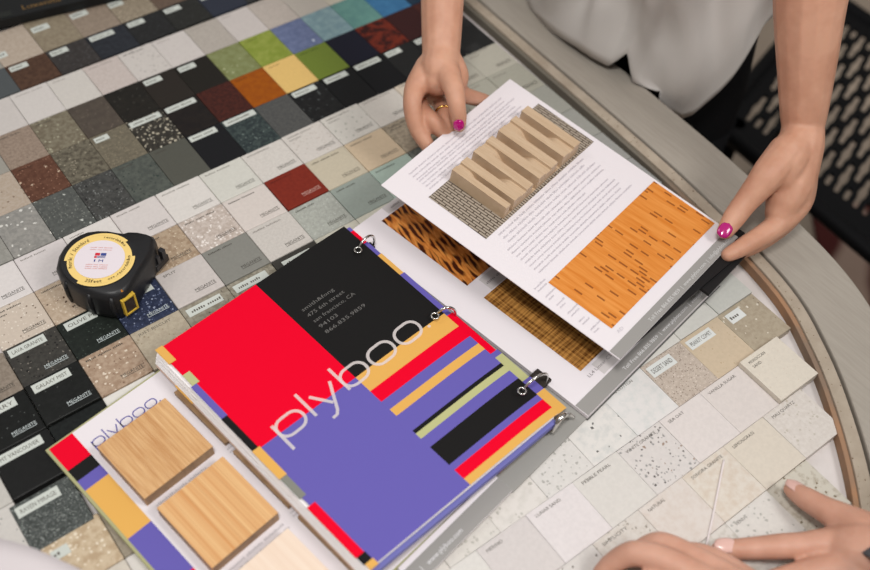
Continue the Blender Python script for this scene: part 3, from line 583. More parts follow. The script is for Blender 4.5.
# woven strand picture
wm = newmat('strand_picture', (190, 112, 38), 0.4)
v = coords(wm, (0.013, 0.004, 0), (1, 1, 1)); nz = N(wm, 'ShaderNodeTexNoise'); nz.inputs['Scale'].default_value = 60; nz.inputs['Detail'].default_value = 2; lk(wm, v, nz.inputs['Vector'])
dv = N(wm, 'ShaderNodeVectorMath'); dv.operation = 'MULTIPLY_ADD'; lk(wm, nz.outputs['Color'], dv.inputs[0]); dv.inputs[1].default_value = (0.004, 0.010, 0); lk(wm, v, dv.inputs[2])
sv = N(wm, 'ShaderNodeMapping'); sv.inputs['Rotation'].default_value = (0, 0, math.radians(14)); sv.inputs['Scale'].default_value = (1, 1, 1); lk(wm, dv.outputs[0], sv.inputs[0])
s2 = N(wm, 'ShaderNodeMapping'); s2.inputs['Scale'].default_value = (170, 34, 1); lk(wm, sv.outputs[0], s2.inputs[0])
vo = N(wm, 'ShaderNodeTexVoronoi'); vo.feature = 'DISTANCE_TO_EDGE'; vo.voronoi_dimensions = '2D'; vo.inputs['Scale'].default_value = 1.0; vo.inputs['Randomness'].default_value = 0.75; lk(wm, s2.outputs[0], vo.inputs['Vector'])
x = mixc(wm, ramp(wm, noise(wm, s2.outputs[0], 2.2, 2), 0.35, 0.65), L((190, 108, 42)), L((224, 150, 74)))
x = mixc(wm, ramp(wm, vo.outputs['Distance'], 0.14, 0.30), x, L((70, 28, 10)))
lk(wm, x, wm.node_tree.nodes['Principled BSDF'].inputs['Base Color'])
b = MB(); b.rect(0.148 * 0.2159, 0.86 * 0.2159, -0.428 * PL, -0.041 * PL, 0.0082); o = b.build('strand_picture', wm, pg, bf); o['label'] = 'orange-brown picture of crossing wood strands'
# linen weave picture
wm = newmat('weave_picture', (150, 104, 40), 0.4)
def lines(m, sx, sy, lo, hi, ph):
    v = coords(m, (ph, ph * 2, 0), (sx, sy, 1)); n = noise(m, v, 1.0, 2, 0.6); return ramp(m, n, lo, hi)
a1 = lines(wm, 420, 16, 0.4, 0.6, 1.3); a2 = lines(wm, 20, 380, 0.4, 0.6, 5.1)
x = mixc(wm, a1, L((104, 58, 20)), L((204, 146, 74))); x2 = mixc(wm, a2, L((78, 40, 12)), L((212, 154, 82))); x = mixc(wm, 0.5, x, x2)
lk(wm, x, wm.node_tree.nodes['Principled BSDF'].inputs['Base Color'])
b = MB(); b.rect(0.150 * 0.2159, 0.86 * 0.2159, -0.888 * PL, -0.497 * PL, 0.0082); o = b.build('weave_picture', wm, pg, bf); o['label'] = 'brown picture of a linen-like weave'
# left page with the grey footer
lp0 = bloc(494, 476, 0.005); 
b = MB(); b.box(-0.215, -0.1002, -PL + 0.0012, -PL + 0.0225, 0.0050, 0.0064); lp = b.build('lower_left_page', PAPER, binder, bf, 0.0003)
b = MB(); b.rect(-0.2148, -0.1004, -PL + 0.0014, -PL + 0.0175, 0.0065); b.build('footer_band', GREYP, lp, bf)
b = MB(); put_text(b, 'www.plyboo.com', -0.196, -PL + 0.0065, 0.0042, 0.0067, 0.040); put_text(b, '|', -0.203, -PL + 0.0062, 0.005, 0.0067); b.build('footer_lettering', TEXTW, lp, bf)
b = MB(); b.box(-0.096, -0.030, -PL + 0.0200, -PL + 0.0235, 0.0033, 0.006); b.build('veneer_strip', P((150, 104, 44), 0.5), binder, bf)

# the big divider sheet: corner points on the photo at their real heights
PC = [W(157.5, 350, 0.0300), W(344, 225.5, 0.0265), W(559, 411, 0.0230), W(370.5, 568, 0.0300)]
PFO = frame3(PC[0], PC[1] - PC[0], PC[0] - PC[3]); PFI = PFO.inverted()
PLc = [PFI @ p for p in PC]
def psurf(u, v, h=0.0):
    p = PLc[0] * ((1 - u) * (1 - v)) + PLc[1] * (u * (1 - v)) + PLc[2] * (u * v) + PLc[3] * ((1 - u) * v)
    bend = -0.0032 * max(0.0, (u - 0.74) / 0.26) ** 2 * (0.35 + 0.65 * v)
    return Vector((p.x, p.y, p.z + bend + h))
def patch(mb, u0, u1, v0, v1, mi=0, h=0.0, nu=None):
    us = [u0 + (u1 - u0) * i / max(1, nu or int((u1 - u0) * 24 + 1)) for i in range((nu or max(1, int((u1 - u0) * 24 + 1))) + 1)]
    nv = max(1, int((v1 - v0) * 12)); vs_ = [v0 + (v1 - v0) * i / nv for i in range(nv + 1)]
    vs = [psurf(u, v, h) for v in vs_ for u in us]; w = len(us)
    mb.add(vs, [(j * w + i, (j + 1) * w + i, (j + 1) * w + i + 1, j * w + i + 1) for j in range(nv) for i in range(w - 1)], mi, True)
ua = 0.498; VQ = lambda v: v + 0.013 * (1 - v)
b = MB()
# underside and body of the sheet
patch(b, 0, 1, 0, 1, 7, -0.0006, 40)
rows = [(0, 0.491, 2), (0.491, 0.56, 3), (0.56, 0.612, 1), (0.612, 0.650, 0), (0.650, 0.681, 3), (0.681, 0.752, 0), (0.752, 0.766, 2), (0.766, 0.790, 4), (0.790, 0.829, 0), (0.829, 0.911, 2), (0.911, 0.933, 0), (0.933, 0.973, 1), (0.973, 1.0, 3)]
patch(b, 0, ua, 0, VQ(0.491), 1); patch(b, 0, ua, VQ(0.491), 1, 0)
for v0, v1, mi in rows: patch(b, ua, 1, VQ(v0) if v0 else 0, VQ(v1), mi)
sheet = b.build('divider_sheet', [PURP, RED, BLACK, YEL, OLIV, PURP, PURP, PAPER], binder, PFO); sheet['label'] = 'big divider sheet printed with red, black and purple blocks and stripes'
tr = bpy.data.materials.new('translucent_print'); tr.use_nodes = True
bs = tr.node_tree.nodes['Principled BSDF']; bs.inputs['Base Color'].default_value = L((236, 226, 224)); bs.inputs['Alpha'].default_value = 0.62; bs.inputs['Roughness'].default_value = 0.6
b = MB(); strokes, tot = word_strokes(); ku = 0.797 / tot; kv = 0.0665
put_word(b, lambda x, y: psurf(0.110 + x * ku, 0.528 - 0.017 * x / tot - y * kv, 0.0005), 0.074); o = b.build('word_lettering', tr, sheet, PFO); o['label'] = 'large pale rounded lettering across the divider'
b = MB()
pf = lambda x, y, zz: psurf(x, -y, zz)
for i, (t, wd) in enumerate((('smith&fong', 0.175), ('475 6th street', 0.20), ('san francisco, CA', 0.228), ('94103', 0.098), ('866.835.9859', 0.220))):
    put_text(b, t, 0.552, -(0.193 + i * 0.0295), 0.0140, 0.0004, wd, pf)
b.build('address_lettering', P((104, 102, 100), 0.6), sheet, PFO)
# second divider under it: its coloured edge shows along the rings
b = MB()
for v0, v1, mi in ((0.0, 0.02, 0), (0.02, 0.09, 1), (0.09, 0.16, 0), (0.16, 0.272, 3), (0.272, 0.50, 0), (0.50, 0.70, 1), (0.70, 0.72, 0), (0.72, 0.84, 4), (0.84, 0.90, 0), (0.90, 0.995, 3)):
    patch(b, 0.94, 1.034 + 0.036 * v0, v0, v1, mi, -0.0062, 2)
o = b.build('lower_divider', [PURP, RED, BLACK, YEL, OLIV, GREYD], binder, PFO); o['label'] = 'second divider whose coloured edge shows along the rings'
# index tabs along the left side of the stack
for v0, v1, ua_, ub_, hh, mt, lb in ((-0.004, 0.062, -0.008, 0.030, 0.0006, YEL, 'yellow tab at the corner'), (0.125, 0.178, -0.001, 0.036, 0.0006, OLIV, 'olive tab'), (0.178, 0.335, -0.010, 0.022, 0.0005, PURP, 'purple tab on red'), (0.335, 0.487, -0.012, 0.020, 0.0004, BLACK, 'long black tab'),
        (0.487, 0.615, -0.014, 0.026, 0.0006, YEL, 'long yellow tab'), (0.615, 0.705, -0.010, 0.024, 0.0004, GREYD, 'grey-olive tab'), (0.740, 0.952, -0.014, 0.028, 0.0006, RED, 'long red tab'), (0.952, 0.982, -0.010, 0.032, 0.0004, BLACK, 'short black tab'), (0.982, 1.006, -0.006, 0.036, 0.0006, YEL, 'yellow tab at the near corner')):
    v0 = v0 + 0.010 * (1 - v0) if v0 > 0 else v0; v1 = v1 + 0.010 * (1 - v1); ub_ -= 0.004; b = MB(); patch(b, ua_, ub_, v0, v1, 0, hh, 2); patch(b, ua_, ub_, v0, v1, 0, hh - 0.0003, 2); b.build('index_tab', mt, binder, PFO)['label'] = lb
# stack of white sheets below, resting on the glued blocks
b = MB(); rg2 = random.Random(5)
for i in range(9):
    z1 = -0.0022 - i * 0.0014; e = -0.012 - 0.014 * i / 9 + rg2.uniform(-0.0010, 0.0010); t_ = 0.004 + rg2.uniform(-0.002, 0.002)
    q = [psurf(e, t_), psurf(0.985, t_), psurf(0.985, 0.996), psurf(e, 1.0)]
    b.prism([p + Vector((0, 0, z1)) for p in q], [p + Vector((0, 0, z1 - 0.00138)) for p in q])
b.build('page_stack', P((244, 240, 240), 0.6), binder, PFO)
b = MB(); q = [psurf(-0.029, 0.01), psurf(0.985, 0.01), psurf(0.985, 0.996), psurf(-0.029, 1.0)]
b.prism([p + Vector((0, 0, -0.0152)) for p in q], [p + Vector((0, 0, -0.0164)) for p in q]); b.build('veneer_sheet', WARM, binder, PFO)
b = MB(); q = [psurf(-0.032, 0.115), psurf(0.02, 0.115), psurf(0.02, 0.205), psurf(-0.032, 0.205)]
b.prism([p + Vector((0, 0, -0.0146)) for p in q], [p + Vector((0, 0, -0.0152)) for p in q]); b.build('index_tab', YEL, binder, PFO)['label'] = 'yellow tab low in the stack'
# bottom edge band: white and purple sheet edges, dark strip painted for the shaded gap
b = MB()
for v0, v1, zz, mi, th_ in ((0.98, 1.003, -0.0010, 0, 0.0006), (0.98, 1.016, -0.0030, 1, 0.0062), (0.98, 1.002, -0.0105, 2, 0.0030)):
    q = [psurf(0.0, v0), psurf(0.97, v0), psurf(0.97, v1), psurf(0.0, v1)]
    b.prism([p + Vector((0, 0, zz)) for p in q], [p + Vector((0, 0, zz - th_)) for p in q], 0)
    b.build('edge_strip', [P((214, 208, 212), 0.6), P((112, 112, 176), 0.5), P((70, 66, 64), 0.6)][mi], binder, PFO); b = MB()
# rings
CHR = newmat('chrome', (206, 204, 200), 0.16, 0.5, 1.0)
def ring(p_eye, p_out, rad_=0.0013):
    a = BI @ p_eye; c = BI @ p_out
    mid = (a + c) / 2; hx = (c.x - a.x) / 2 + 0.0015
    mb = MB(); pts = []
    for k in range(28):
        t = 2 * math.pi * k / 28
        pts.append((mid.x + hx * 1.05 * math.cos(t), mid.y + (c.y - a.y) / 2 * math.cos(t), 0.0168 + 0.0145 * math.sin(t)))
    mb.tube(pts, rad_, 10, True); return mb.build('ring', CHR, binder, bf)
def eyelet(px, py):
    c = BI @ W(px, py, 0.0285); mb = MB()
    mb.tube([(c.x + 0.0034 * math.cos(t * math.pi / 8), c.y + 0.0034 * math.sin(t * math.pi / 8), c.z) for t in range(16)], 0.0009, 8, True)
    mb.build('eyelet', CHR, binder, bf)
for e, o_ in (((359, 250), (373, 245)), ((436, 315), (454, 319)), ((523, 390), (545, 382))):
    ring(W(e[0], e[1], 0.022), W(o_[0], o_[1], 0.012))
eyelet(358, 250); eyelet(435, 316); eyelet(522, 391)
DK = P((46, 40, 36), 0.5)
for (x, y, q_) in ((371, 246, 0.004), (541, 378, 0.0085)):
    c = BI @ W(x, y, 0.009); b = MB(); b.box(c.x - 0.008, c.x + q_ * 0.6, c.y - q_, c.y + q_, 0.006, 0.011); b.build('ring_base', DK, binder, bf, 0.001)
a = BI @ W(552, 432, 0.008); c = BI @ W(570, 414, 0.012)
b = MB(); b.tube(catmull([(a.x, a.y, 0.008), ((a.x * 2 + c.x) / 3 - 0.002, (a.y * 2 + c.y) / 3, 0.020), ((a.x + 2 * c.x) / 3 - 0.002, (a.y + 2 * c.y) / 3, 0.021), (c.x, c.y, 0.010)], 8), 0.0024, 10)
b.tube(catmull([(a.x + 0.005, a.y + 0.003, 0.008), ((a.x + c.x) / 2 + 0.006, (a.y + c.y) / 2, 0.016), (c.x + 0.002, c.y - 0.003, 0.008)], 8), 0.0018, 10)
b.build('ring_lever', CHR, binder, bf)

# ------------------------------------------------------------------ the raised page in the visitor's hands
HC = [W(381, 185, 0.070), W(510, 79, 0.060), W(738, 237, 0.034), W(620, 360, 0.043)]
hf = frame3(HC[0], HC[1] - HC[0], HC[0] - HC[3]); HI = hf.inverted(); HL = [HI @ p for p in HC]
def hs(u, v, h=0.0):
    p = HL[0] * ((1 - u) * (1 - v)) + HL[1] * (u * (1 - v)) + HL[2] * (u * v) + HL[3] * ((1 - u) * v)
    return Vector((p.x, p.y, p.z + h - 0.002 * math.sin(math.pi * u) * 0))
def hpatch(mb, u0, u1, v0, v1, h=0.0, mi=0, n=6):
    vs = [hs(u0 + (u1 - u0) * i / n, v0 + (v1 - v0) * j / n, h) for j in range(n + 1) for i in range(n + 1)]; w = n + 1
    mb.add(vs, [(j * w + i, (j + 1) * w + i, (j + 1) * w + i + 1, j * w + i + 1) for j in range(n) for i in range(n)], mi, True)
def hslab(mb, u0, u1, v0, v1, h1, h0, mi=0, n=8):
    w = n + 1; g = [(u0 + (u1 - u0) * i / n, v0 + (v1 - v0) * j / n) for j in range(w) for i in range(w)]
    fs = [(j * w + i, (j + 1) * w + i, (j + 1) * w + i + 1, j * w + i + 1) for j in range(n) for i in range(n)]; N2 = w * w
    rim_ = list(range(w)) + [k * w + n for k in range(1, w)] + [n * w + k for k in range(n - 1, -1, -1)] + [k * w for k in range(n - 1, 0, -1)]
    mb.add([hs(u, v, h1) for u, v in g] + [hs(u, v, h0) for u, v in g], fs + [tuple(N2 + q for q in f[::-1]) for f in fs] + [(rim_[k], rim_[(k + 1) % len(rim_)], N2 + rim_[(k + 1) % len(rim_)], N2 + rim_[k]) for k in range(len(rim_))], mi)
raised = thing('sample_page', 'raised white page with carved wood slats and an orange bamboo picture, held in two hands', 'page', hf)
b = MB(); hslab(b, 0, 1.0, 0, 1.0, 0.0, -0.0008); b.build('page_board', PAPER, raised, hf)
b = MB(); q_ = [(0.06, 0.35), (0.06, 0.995), (0.35, 1.012), (1.035, 1.05), (1.06, 1.0), (1.045, 0.945), (0.985, 0.93), (0.97, 0.35)]
b.prism([hs(u, v, -0.0016) for u, v in q_], [hs(u, v, -0.0046) for u, v in q_])
b.build('backing_board', P((26, 25, 26), 0.45), raised, hf)
b = MB(); hslab(b, 0.62, 0.99, 0.955, 1.060, -0.0052, -0.0085); b.build('backing_flap', P((28, 27, 28), 0.45), raised, hf)
b = MB(); hpatch(b, 0.004, 0.999, 0.957, 0.9995, 0.0003); b.build('footer_band', GREYP, raised, hf)
hfn = lambda x, y, zz: hs(x, -y, zz)
b = MB(); put_text(b, 'Toll Free 866.835.9859  |  www.plyboo.com  |  info@plyboo.com', 0.265, -0.987, 0.0125, 0.0005, 0.70, hfn); b.build('footer_lettering', P((206, 204, 204), 0.6), raised, hf)
# mesh picture
mm = newmat('mesh_picture', (150, 140, 126), 0.5)
v = coords(mm, (0, 0, 0), (1, 1, 1)); br = N(mm, 'ShaderNodeTexBrick'); br.offset = 0.5
for k_, val in (('Scale', 1.0), ('Mortar Size', 0.0006), ('Brick Width', 0.0120), ('Row Height', 0.0032), ('Mortar Smooth', 0.1), ('Bias', 0.0)): br.inputs[k_].default_value = val
mp2 = N(mm, 'ShaderNodeMapping'); mp2.inputs['Rotation'].default_value = (0, 0, math.pi / 2); lk(mm, v, mp2.inputs[0]); lk(mm, mp2.outputs[0], br.inputs['Vector'])
br.inputs['Color1'].default_value = L((168, 156, 142)); br.inputs['Color2'].default_value = L((160, 148, 134)); br.inputs['Mortar'].default_value = L((78, 66, 56))
lk(mm, br.outputs['Color'], mm.node_tree.nodes['Principled BSDF'].inputs['Base Color'])
b = MB(); hpatch(b, 0.100, 0.972, 0.150, 0.402, 0.0003); o = b.build('mesh_picture', mm, raised, hf); o['label'] = 'grey picture of a fine slotted mesh'
# carved slats
WH = 0.0155
su = [(0.252, 0.288, 1), (0.288, 0.316, 2), (0.316, 0.366, 1), (0.366, 0.412, 0), (0.412, 0.462, 1), (0.462, 0.508, 2), (0.508, 0.560, 1), (0.560, 0.606, 0), (0.606, 0.660, 1), (0.660, 0.706, 2), (0.706, 0.750, 1), (0.750, 0.796, 0), (0.796, 0.850, 1)]
NV = 28
def prof(t, kind):
    sm = lambda a, c_, x: (lambda q: q * q * (3 - 2 * q))(min(1, max(0, (x - a) / (c_ - a))))
    if kind == 1: return WH
    if kind == 0: return WH * (0.10 + 0.72 * sm(0.42, 0.72, t))
    return WH * (0.84 - 0.82 * sm(0.18, 0.5, t))
b = MB(); us = []
for u0, u1, k_ in su: us += [(u0 + 0.0008, k_), (u1 - 0.0008, k_)]
vs = []
for j in range(NV + 1):
    t = j / NV; vv = 0.150 + (0.386 - 0.150) * t
    for u, k_ in us: vs.append(hs(u - 0.006, vv + 0.003, prof(t, k_) + 0.0004))
w = len(us); fs = [(j * w + i, (j + 1) * w + i, (j + 1) * w + i + 1, j * w + i + 1) for j in range(NV) for i in range(w - 1)]
n0 = len(vs)
for j in (0, NV):
    vv = 0.150 + (0.386 - 0.150) * j / NV
    for u, k_ in us: vs.append(hs(u - 0.006, vv + 0.003, 0.0003))
for i in range(w - 1):
    fs += [(i, i + 1, n0 + i + 1, n0 + i), (NV * w + i + 1, NV * w + i, n0 + w + i, n0 + w + i + 1)]
for i in (0, w - 1):
    a0 = n0 + i; a1 = n0 + w + i
    fs.append([j * w + i for j in range(NV + 1)] + [a1, a0])
b.add(vs, fs); slat_m = grain('slat_wood', (200, 175, 147), (190, 163, 134), (174, 146, 116), 260, 20)
o = b.build('carved_slats', slat_m, raised, hf); o['label'] = 'light wooden slats with wavy carved grooves'
# bamboo picture
om = newmat('bamboo_picture', (228, 140, 52), 0.4)
v = coords(om, (0.3, 0.1, 0), (230, 16, 1)); n1 = noise(om, v, 1.0, 3, 0.6)
x = mixc(om, ramp(om, n1, 0.35, 0.65), L((206, 122, 46)), L((222, 146, 72)))
v = coords(om, (0, 0, 0), (225, 80, 1)); sv = N(om, 'ShaderNodeSeparateXYZ'); lk(om, v, sv.inputs[0])
fx = math_(om, 'FLOOR', sv.outputs[0]); wn = N(om, 'ShaderNodeTexWhiteNoise'); wn.noise_dimensions = '1D'; lk(om, fx, wn.inputs['W'])
yy = math_(om, 'ADD', sv.outputs[1], math_(om, 'MULTIPLY', wn.outputs['Value'], 9.0)); fy = math_(om, 'FLOOR', yy)
cb = N(om, 'ShaderNodeCombineXYZ'); lk(om, fx, cb.inputs[0]); lk(om, fy, cb.inputs[1]); wn2 = N(om, 'ShaderNodeTexWhiteNoise'); wn2.noise_dimensions = '2D'; lk(om, cb.outputs[0], wn2.inputs['Vector'])
on = math_(om, 'GREATER_THAN', wn2.outputs['Value'], 0.78)
gx = math_(om, 'FRACT', sv.outputs[0]); gy = math_(om, 'FRACT', yy)
ix = math_(om, 'LESS_THAN', math_(om, 'ABSOLUTE', math_(om, 'SUBTRACT', gx, 0.5)), 0.22); iy = math_(om, 'LESS_THAN', math_(om, 'ABSOLUTE', math_(om, 'SUBTRACT', gy, 0.5)), math_(om, 'ADD', 0.16, math_(om, 'MULTIPLY', wn2.outputs['Value'], 0.22)))
x = mixc(om, math_(om, 'MULTIPLY', math_(om, 'MULTIPLY', on, math_(om, 'MULTIPLY', ix, iy)), 0.85), x, L((132, 70, 30)))
lk(om, x, om.node_tree.nodes['Principled BSDF'].inputs['Base Color'])
b = MB(); hpatch(b, 0.108, 0.985, 0.658, 0.912, 0.0004); o = b.build('bamboo_picture', om, raised, hf); o['label'] = 'orange bamboo picture with short dark dashes'
# fine print
b = MB(); rg = random.Random(11)
def para(u0, u1, v0, v1, step, hgt=0.011):
    v_ = v0
    while v_ < v1:
        x = u0; words = []
        while x < u1 - 0.03 and rg.random() > 0.04:
            w_ = rg.uniform(0.03, 0.09); words.append(w_); x += w_ + 0.012
        scribble(b, u0, -v_, hgt * 0.55, words, 0.0004, hfn, rng=rg); v_ += step
para(0.14, 0.94, 0.040, 0.075, 0.017); para(0.14, 0.94, 0.085, 0.140, 0.0155); para(0.16, 0.90, 0.425, 0.47, 0.020, 0.014); para(0.12, 0.92, 0.485, 0.63, 0.0185)
for i in range(6): para(0.035, 0.085, 0.645 + i * 0.045, 0.665 + i * 0.045, 0.014)
put_text(b, 'AD', 0.11, -0.94, 0.012, 0.0004, 0.04, hfn)
b.build('fine_print', TXT, raised, hf)

# ------------------------------------------------------------------ tape measure
TT = 0.036
raw = [(55.3, 268), (58, 256), (63, 247.5), (70, 240.5), (78.5, 235.5), (87, 232.3), (97.5, 231), (108, 231.2), (117, 232.8), (125.5, 234), (131, 232.3), (140, 232.6), (149, 234.5), (154.2, 236.5), (156, 240), (154, 251), (147, 262), (141, 271.5), (136, 280), (131, 288), (124.5, 294.5), (116, 298.6), (105, 299.2), (94, 297.0), (81, 292.5), (69, 286), (60, 278)]
tw_ = [W(x, y, TT - 0.004) for x, y in raw]; tc = W(98.5, 262, 0.0); tc.z = 0
ctr = sum(tw_, Vector()) / len(tw_); tfr = T(ctr.x, ctr.y, 0.0)
tape = thing('tape_measure', 'black tape measure with a yellow-ringed white disc, lying on the tiles at the left', 'tape measure', tfr)
def ring_at(k, zz): return [(ctr.x + (p.x - ctr.x) * k, ctr.y + (p.y - ctr.y) * k, zz) for p in tw_]
RUB = newmat('black_rubber', (27, 27, 29), 0.42, 0.4)
secs = [ring_at(0.93, 0.0004), ring_at(0.985, 0.003), ring_at(1.0, 0.010), ring_at(1.0, 0.027), ring_at(0.985, 0.031), ring_at(0.93, 0.0345), ring_at(0.88, TT)]
n = len(tw_); vs = [p for s_ in secs for p in s_]; fs = [list(range(n))[::-1]] + [(i * n + j, i * n + (j + 1) % n, (i + 1) * n + (j + 1) % n, (i + 1) * n + j) for i in range(len(secs) - 1) for j in range(n)] + [[(len(secs) - 1) * n + j for j in range(n)]]
def shift(mb, fr): 
    inv = fr.inverted(); mb.v = [inv @ p for p in mb.v]; return mb
b = MB(); b.add(vs, fs, 0, True)
o = shift(b, tfr).build('case', RUB, tape, tfr)
# rubber grip ribs along the near side
b = MB()
for k0, k1 in ((21, 22), (23, 24), (25, 26)):
    a, c = tw_[k0], tw_[k1]
    for t in (0.5,):
        p = a.lerp(c, t); d = (p - ctr).normalized(); b.tube([(p.x - d.x * 0.0006, p.y - d.y * 0.0006, 0.004), (p.x + d.x * 0.0006, p.y + d.y * 0.0006, 0.014), (p.x + d.x * 0.0006, p.y + d.y * 0.0006, 0.024), (p.x - d.x * 0.002, p.y - d.y * 0.002, 0.031)], 0.0022, 8)
shift(b, tfr).build('grip_rib', RUB, tape, tfr)
dc = W(99.8, 259.8, TT); e_x = (W(135.5, 260, TT) - W(62.5, 260, TT)); Rd = 0.0318; DK_ = 0.871
up = Vector((0.81, 0.0, 0)); ang0 = math.atan2(RX.y, RX.x)   # image-right direction on the table
def dpt(r, a, zz): return (dc.x + r * math.cos(a + ang0), dc.y + r * math.sin(a + ang0), zz)
def ann(mb, r0, r1, a0, a1, zz, n_=60, mi=0):
    vs = [dpt(r, a0 + (a1 - a0) * k / n_, zz) for k in range(n_ + 1) for r in (r0, r1)]
    mb.add(vs, [(2 * k, 2 * k + 1, 2 * k + 3, 2 * k + 2) for k in range(n_)], mi)
YT = P((236, 204, 126), 0.5)
Z1 = TT + 0.0008
b = MB(); ann(b, 0.0255 * DK_, 0.0335 * DK_, 0, 2 * math.pi, Z1, 72)
for a0, a1 in ((math.radians(48), math.radians(186)), (math.radians(-118), math.radians(10))): ann(b, 0.0334 * DK_, Rd, a0, a1, Z1, 40)
shift(b, tfr).build('yellow_ring', YT, tape, tfr)
b = MB(); b.add([dpt(Rd + 0.001, 2 * math.pi * k / 48, TT - 0.002) for k in range(48)] + [dpt(Rd + 0.001, 2 * math.pi * k / 48, TT + 0.0004) for k in range(48)], [list(range(48, 96))] + [(k, (k + 1) % 48, 48 + (k + 1) % 48, 48 + k) for k in range(48)])
shift(b, tfr).build('disc_bezel', RUB, tape, tfr)
b = MB(); b.add([dpt(0.0262 * DK_, 2 * math.pi * k / 48, Z1 + 0.0003) for k in range(48)], [list(range(48))]); wd2 = shift(b, tfr).build('white_disc', P((224, 214, 220), 0.5), tape, tfr)
ux = Vector((math.cos(ang0), math.sin(ang0), 0)); uy = Vector((-ux.y, ux.x, 0))
def dl(x, y, zz): return dc + ux * (x * DK_) + uy * (y * DK_) + Vector((0, 0, zz - dc.z))
b = MB(); Z2 = Z1 + 0.0006
def lr(x0, x1, y0, y1, mi): b.add([dl(x0, y0, Z2), dl(x1, y0, Z2), dl(x1, y1, Z2), dl(x0, y1, Z2)], [(0, 1, 2, 3)], mi)
lr(-0.0058, -0.0008, 0.0045, 0.0082, 0); lr(0.0002, 0.0058, 0.0045, 0.0082, 1); lr(-0.0060, -0.0034, 0.0012, 0.0038, 0); lr(-0.003, 0.0056, 0.0030, 0.0037, 1); lr(-0.003, 0.0056, 0.0015, 0.0021, 1)
lr(-0.0052, -0.0040, -0.0040, -0.0008, 1)
put_text(b, 'M', -0.001, -0.0042, 0.0036, Z2, 0.0052, lambda x, y, q: dl(x, y, q), 1)
shift(b, tfr).build('logo', [P((206, 50, 66), 0.5), P((58, 74, 140), 0.5)], wd2, tfr)
b = MB(); rg = random.Random(2)
for y, h_ in ((0.0150, 0.0013), (0.0120, 0.0013), (-0.0085, 0.0013), (-0.0113, 0.0013), (-0.0138, 0.0013)):
    scribble(b, -0.0125, y, h_, [0.007, 0.005, 0.009], Z2, lambda x, yy_, q: dl(x, yy_, q), rng=rg)
shift(b, tfr).build('red_print', P((222, 170, 166), 0.5), wd2, tfr)
b = MB()
def arc_text(s, a_mid, r, size, inward, spacing):
    n_ = len(s); r *= DK_; size *= DK_; spacing *= DK_
    for i, ch in enumerate(s):
        if ch == ' ': continue
        d = (i - (n_ - 1) / 2) * spacing / r
        a = a_mid - d if not inward else a_mid + d
        rad = Vector(dpt(1, a, 0)) - Vector((dc.x, dc.y, 0)); tan = Vector((rad.y, -rad.x, 0))
        if inward: rad = -rad; tan = -tan
        base = Vector((dc.x, dc.y, Z2)) + (Vector(dpt(1, a, 0)) - Vector((dc.x, dc.y, 0))) * r
        put_text(b, ch, 0, 0, size, 0, spacing * 0.82, lambda x, y, q: base + tan * (x - spacing / 2) + rad * (y - size / 2))
arc_text('Metric / Standard', math.radians(165), 0.0305, 0.0040, False, 0.00265)
arc_text('25feet', math.radians(-90), 0.0300, 0.0040, True, 0.0029)
arc_text('www.recordables', math.radians(-25), 0.0300, 0.0034, True, 0.0026)
arc_text('recordables', math.radians(66), 0.0305, 0.0030, False, 0.0026)
shift(b, tfr).build('ring_lettering', P((70, 56, 36), 0.6), tape, tfr)
# sight window on the near right side, hook at the mouth
p1 = W(119.5, 299, 0.0285); a = tw_[20]; c = tw_[21]
mid = (tw_[19] + tw_[21]) / 2; nrm = Vector(((tw_[21] - tw_[19]).y, -(tw_[21] - tw_[19]).x, 0)).normalized()
if nrm.dot(mid - ctr) < 0: nrm = -nrm
wc = tw_[20].copy() * 0.80 + tw_[19] * 0.20; tx = (tw_[19] - tw_[21]).normalized()
wfr = frame3((wc.x + nrm.x * 0.0012, wc.y + nrm.y * 0.0012, 0.0165), tx, (0, 0, 1))
b = MB(); 
for x0, x1, y0, y1 in ((-0.0072, -0.0052, -0.0110, 0.0110), (0.0052, 0.0072, -0.0110, 0.0110), (-0.0052, 0.0052, -0.0110, -0.0090), (-0.0052, 0.0052, 0.0090, 0.0110)): b.box(x0, x1, y0, y1, -0.004, 0.0014)
wf = b.build('window_frame', P((206, 170, 62), 0.5), tape, wfr, 0.0004)
b = MB(); b.box(-0.0052, 0.0052, -0.0090, 0.0090, -0.004, 0.0004); b.build('window', P((58, 44, 32), 0.15, 0.5), wf, wfr)
p = W(121.5, 290.5, 0.034); b = MB(); b.add([(p.x + 0.0018 * math.cos(t * math.pi / 6), p.y + 0.0018 * math.sin(t * math.pi / 6), 0.0338) for t in range(12)] + [(p.x, p.y, 0.0355)], [(t, (t + 1) % 12, 12) for t in range(12)], 0, True); shift(b, tfr).build('orange_dot', P((176, 108, 24), 0.5), tape, tfr)
hk = tw_[14].lerp(tw_[15], 0.5); hd_ = (tw_[14] - tw_[11]).normalized()
hfr = frame3((hk.x, hk.y, 0), hd_, (-hd_.y, hd_.x, 0))
b = MB(); b.box(0.000, 0.0045, -0.009, 0.009, 0.010, 0.012); b.box(0.0025, 0.0045, -0.009, 0.009, 0.004, 0.0125); b.box(0.0, 0.0055, 0.001, 0.006, 0.012, 0.024); b.box(0.0, 0.005, -0.006, -0.002, 0.012, 0.022)
b.build('hook', P((40, 38, 40), 0.35, 0.4), tape, hfr, 0.0005)

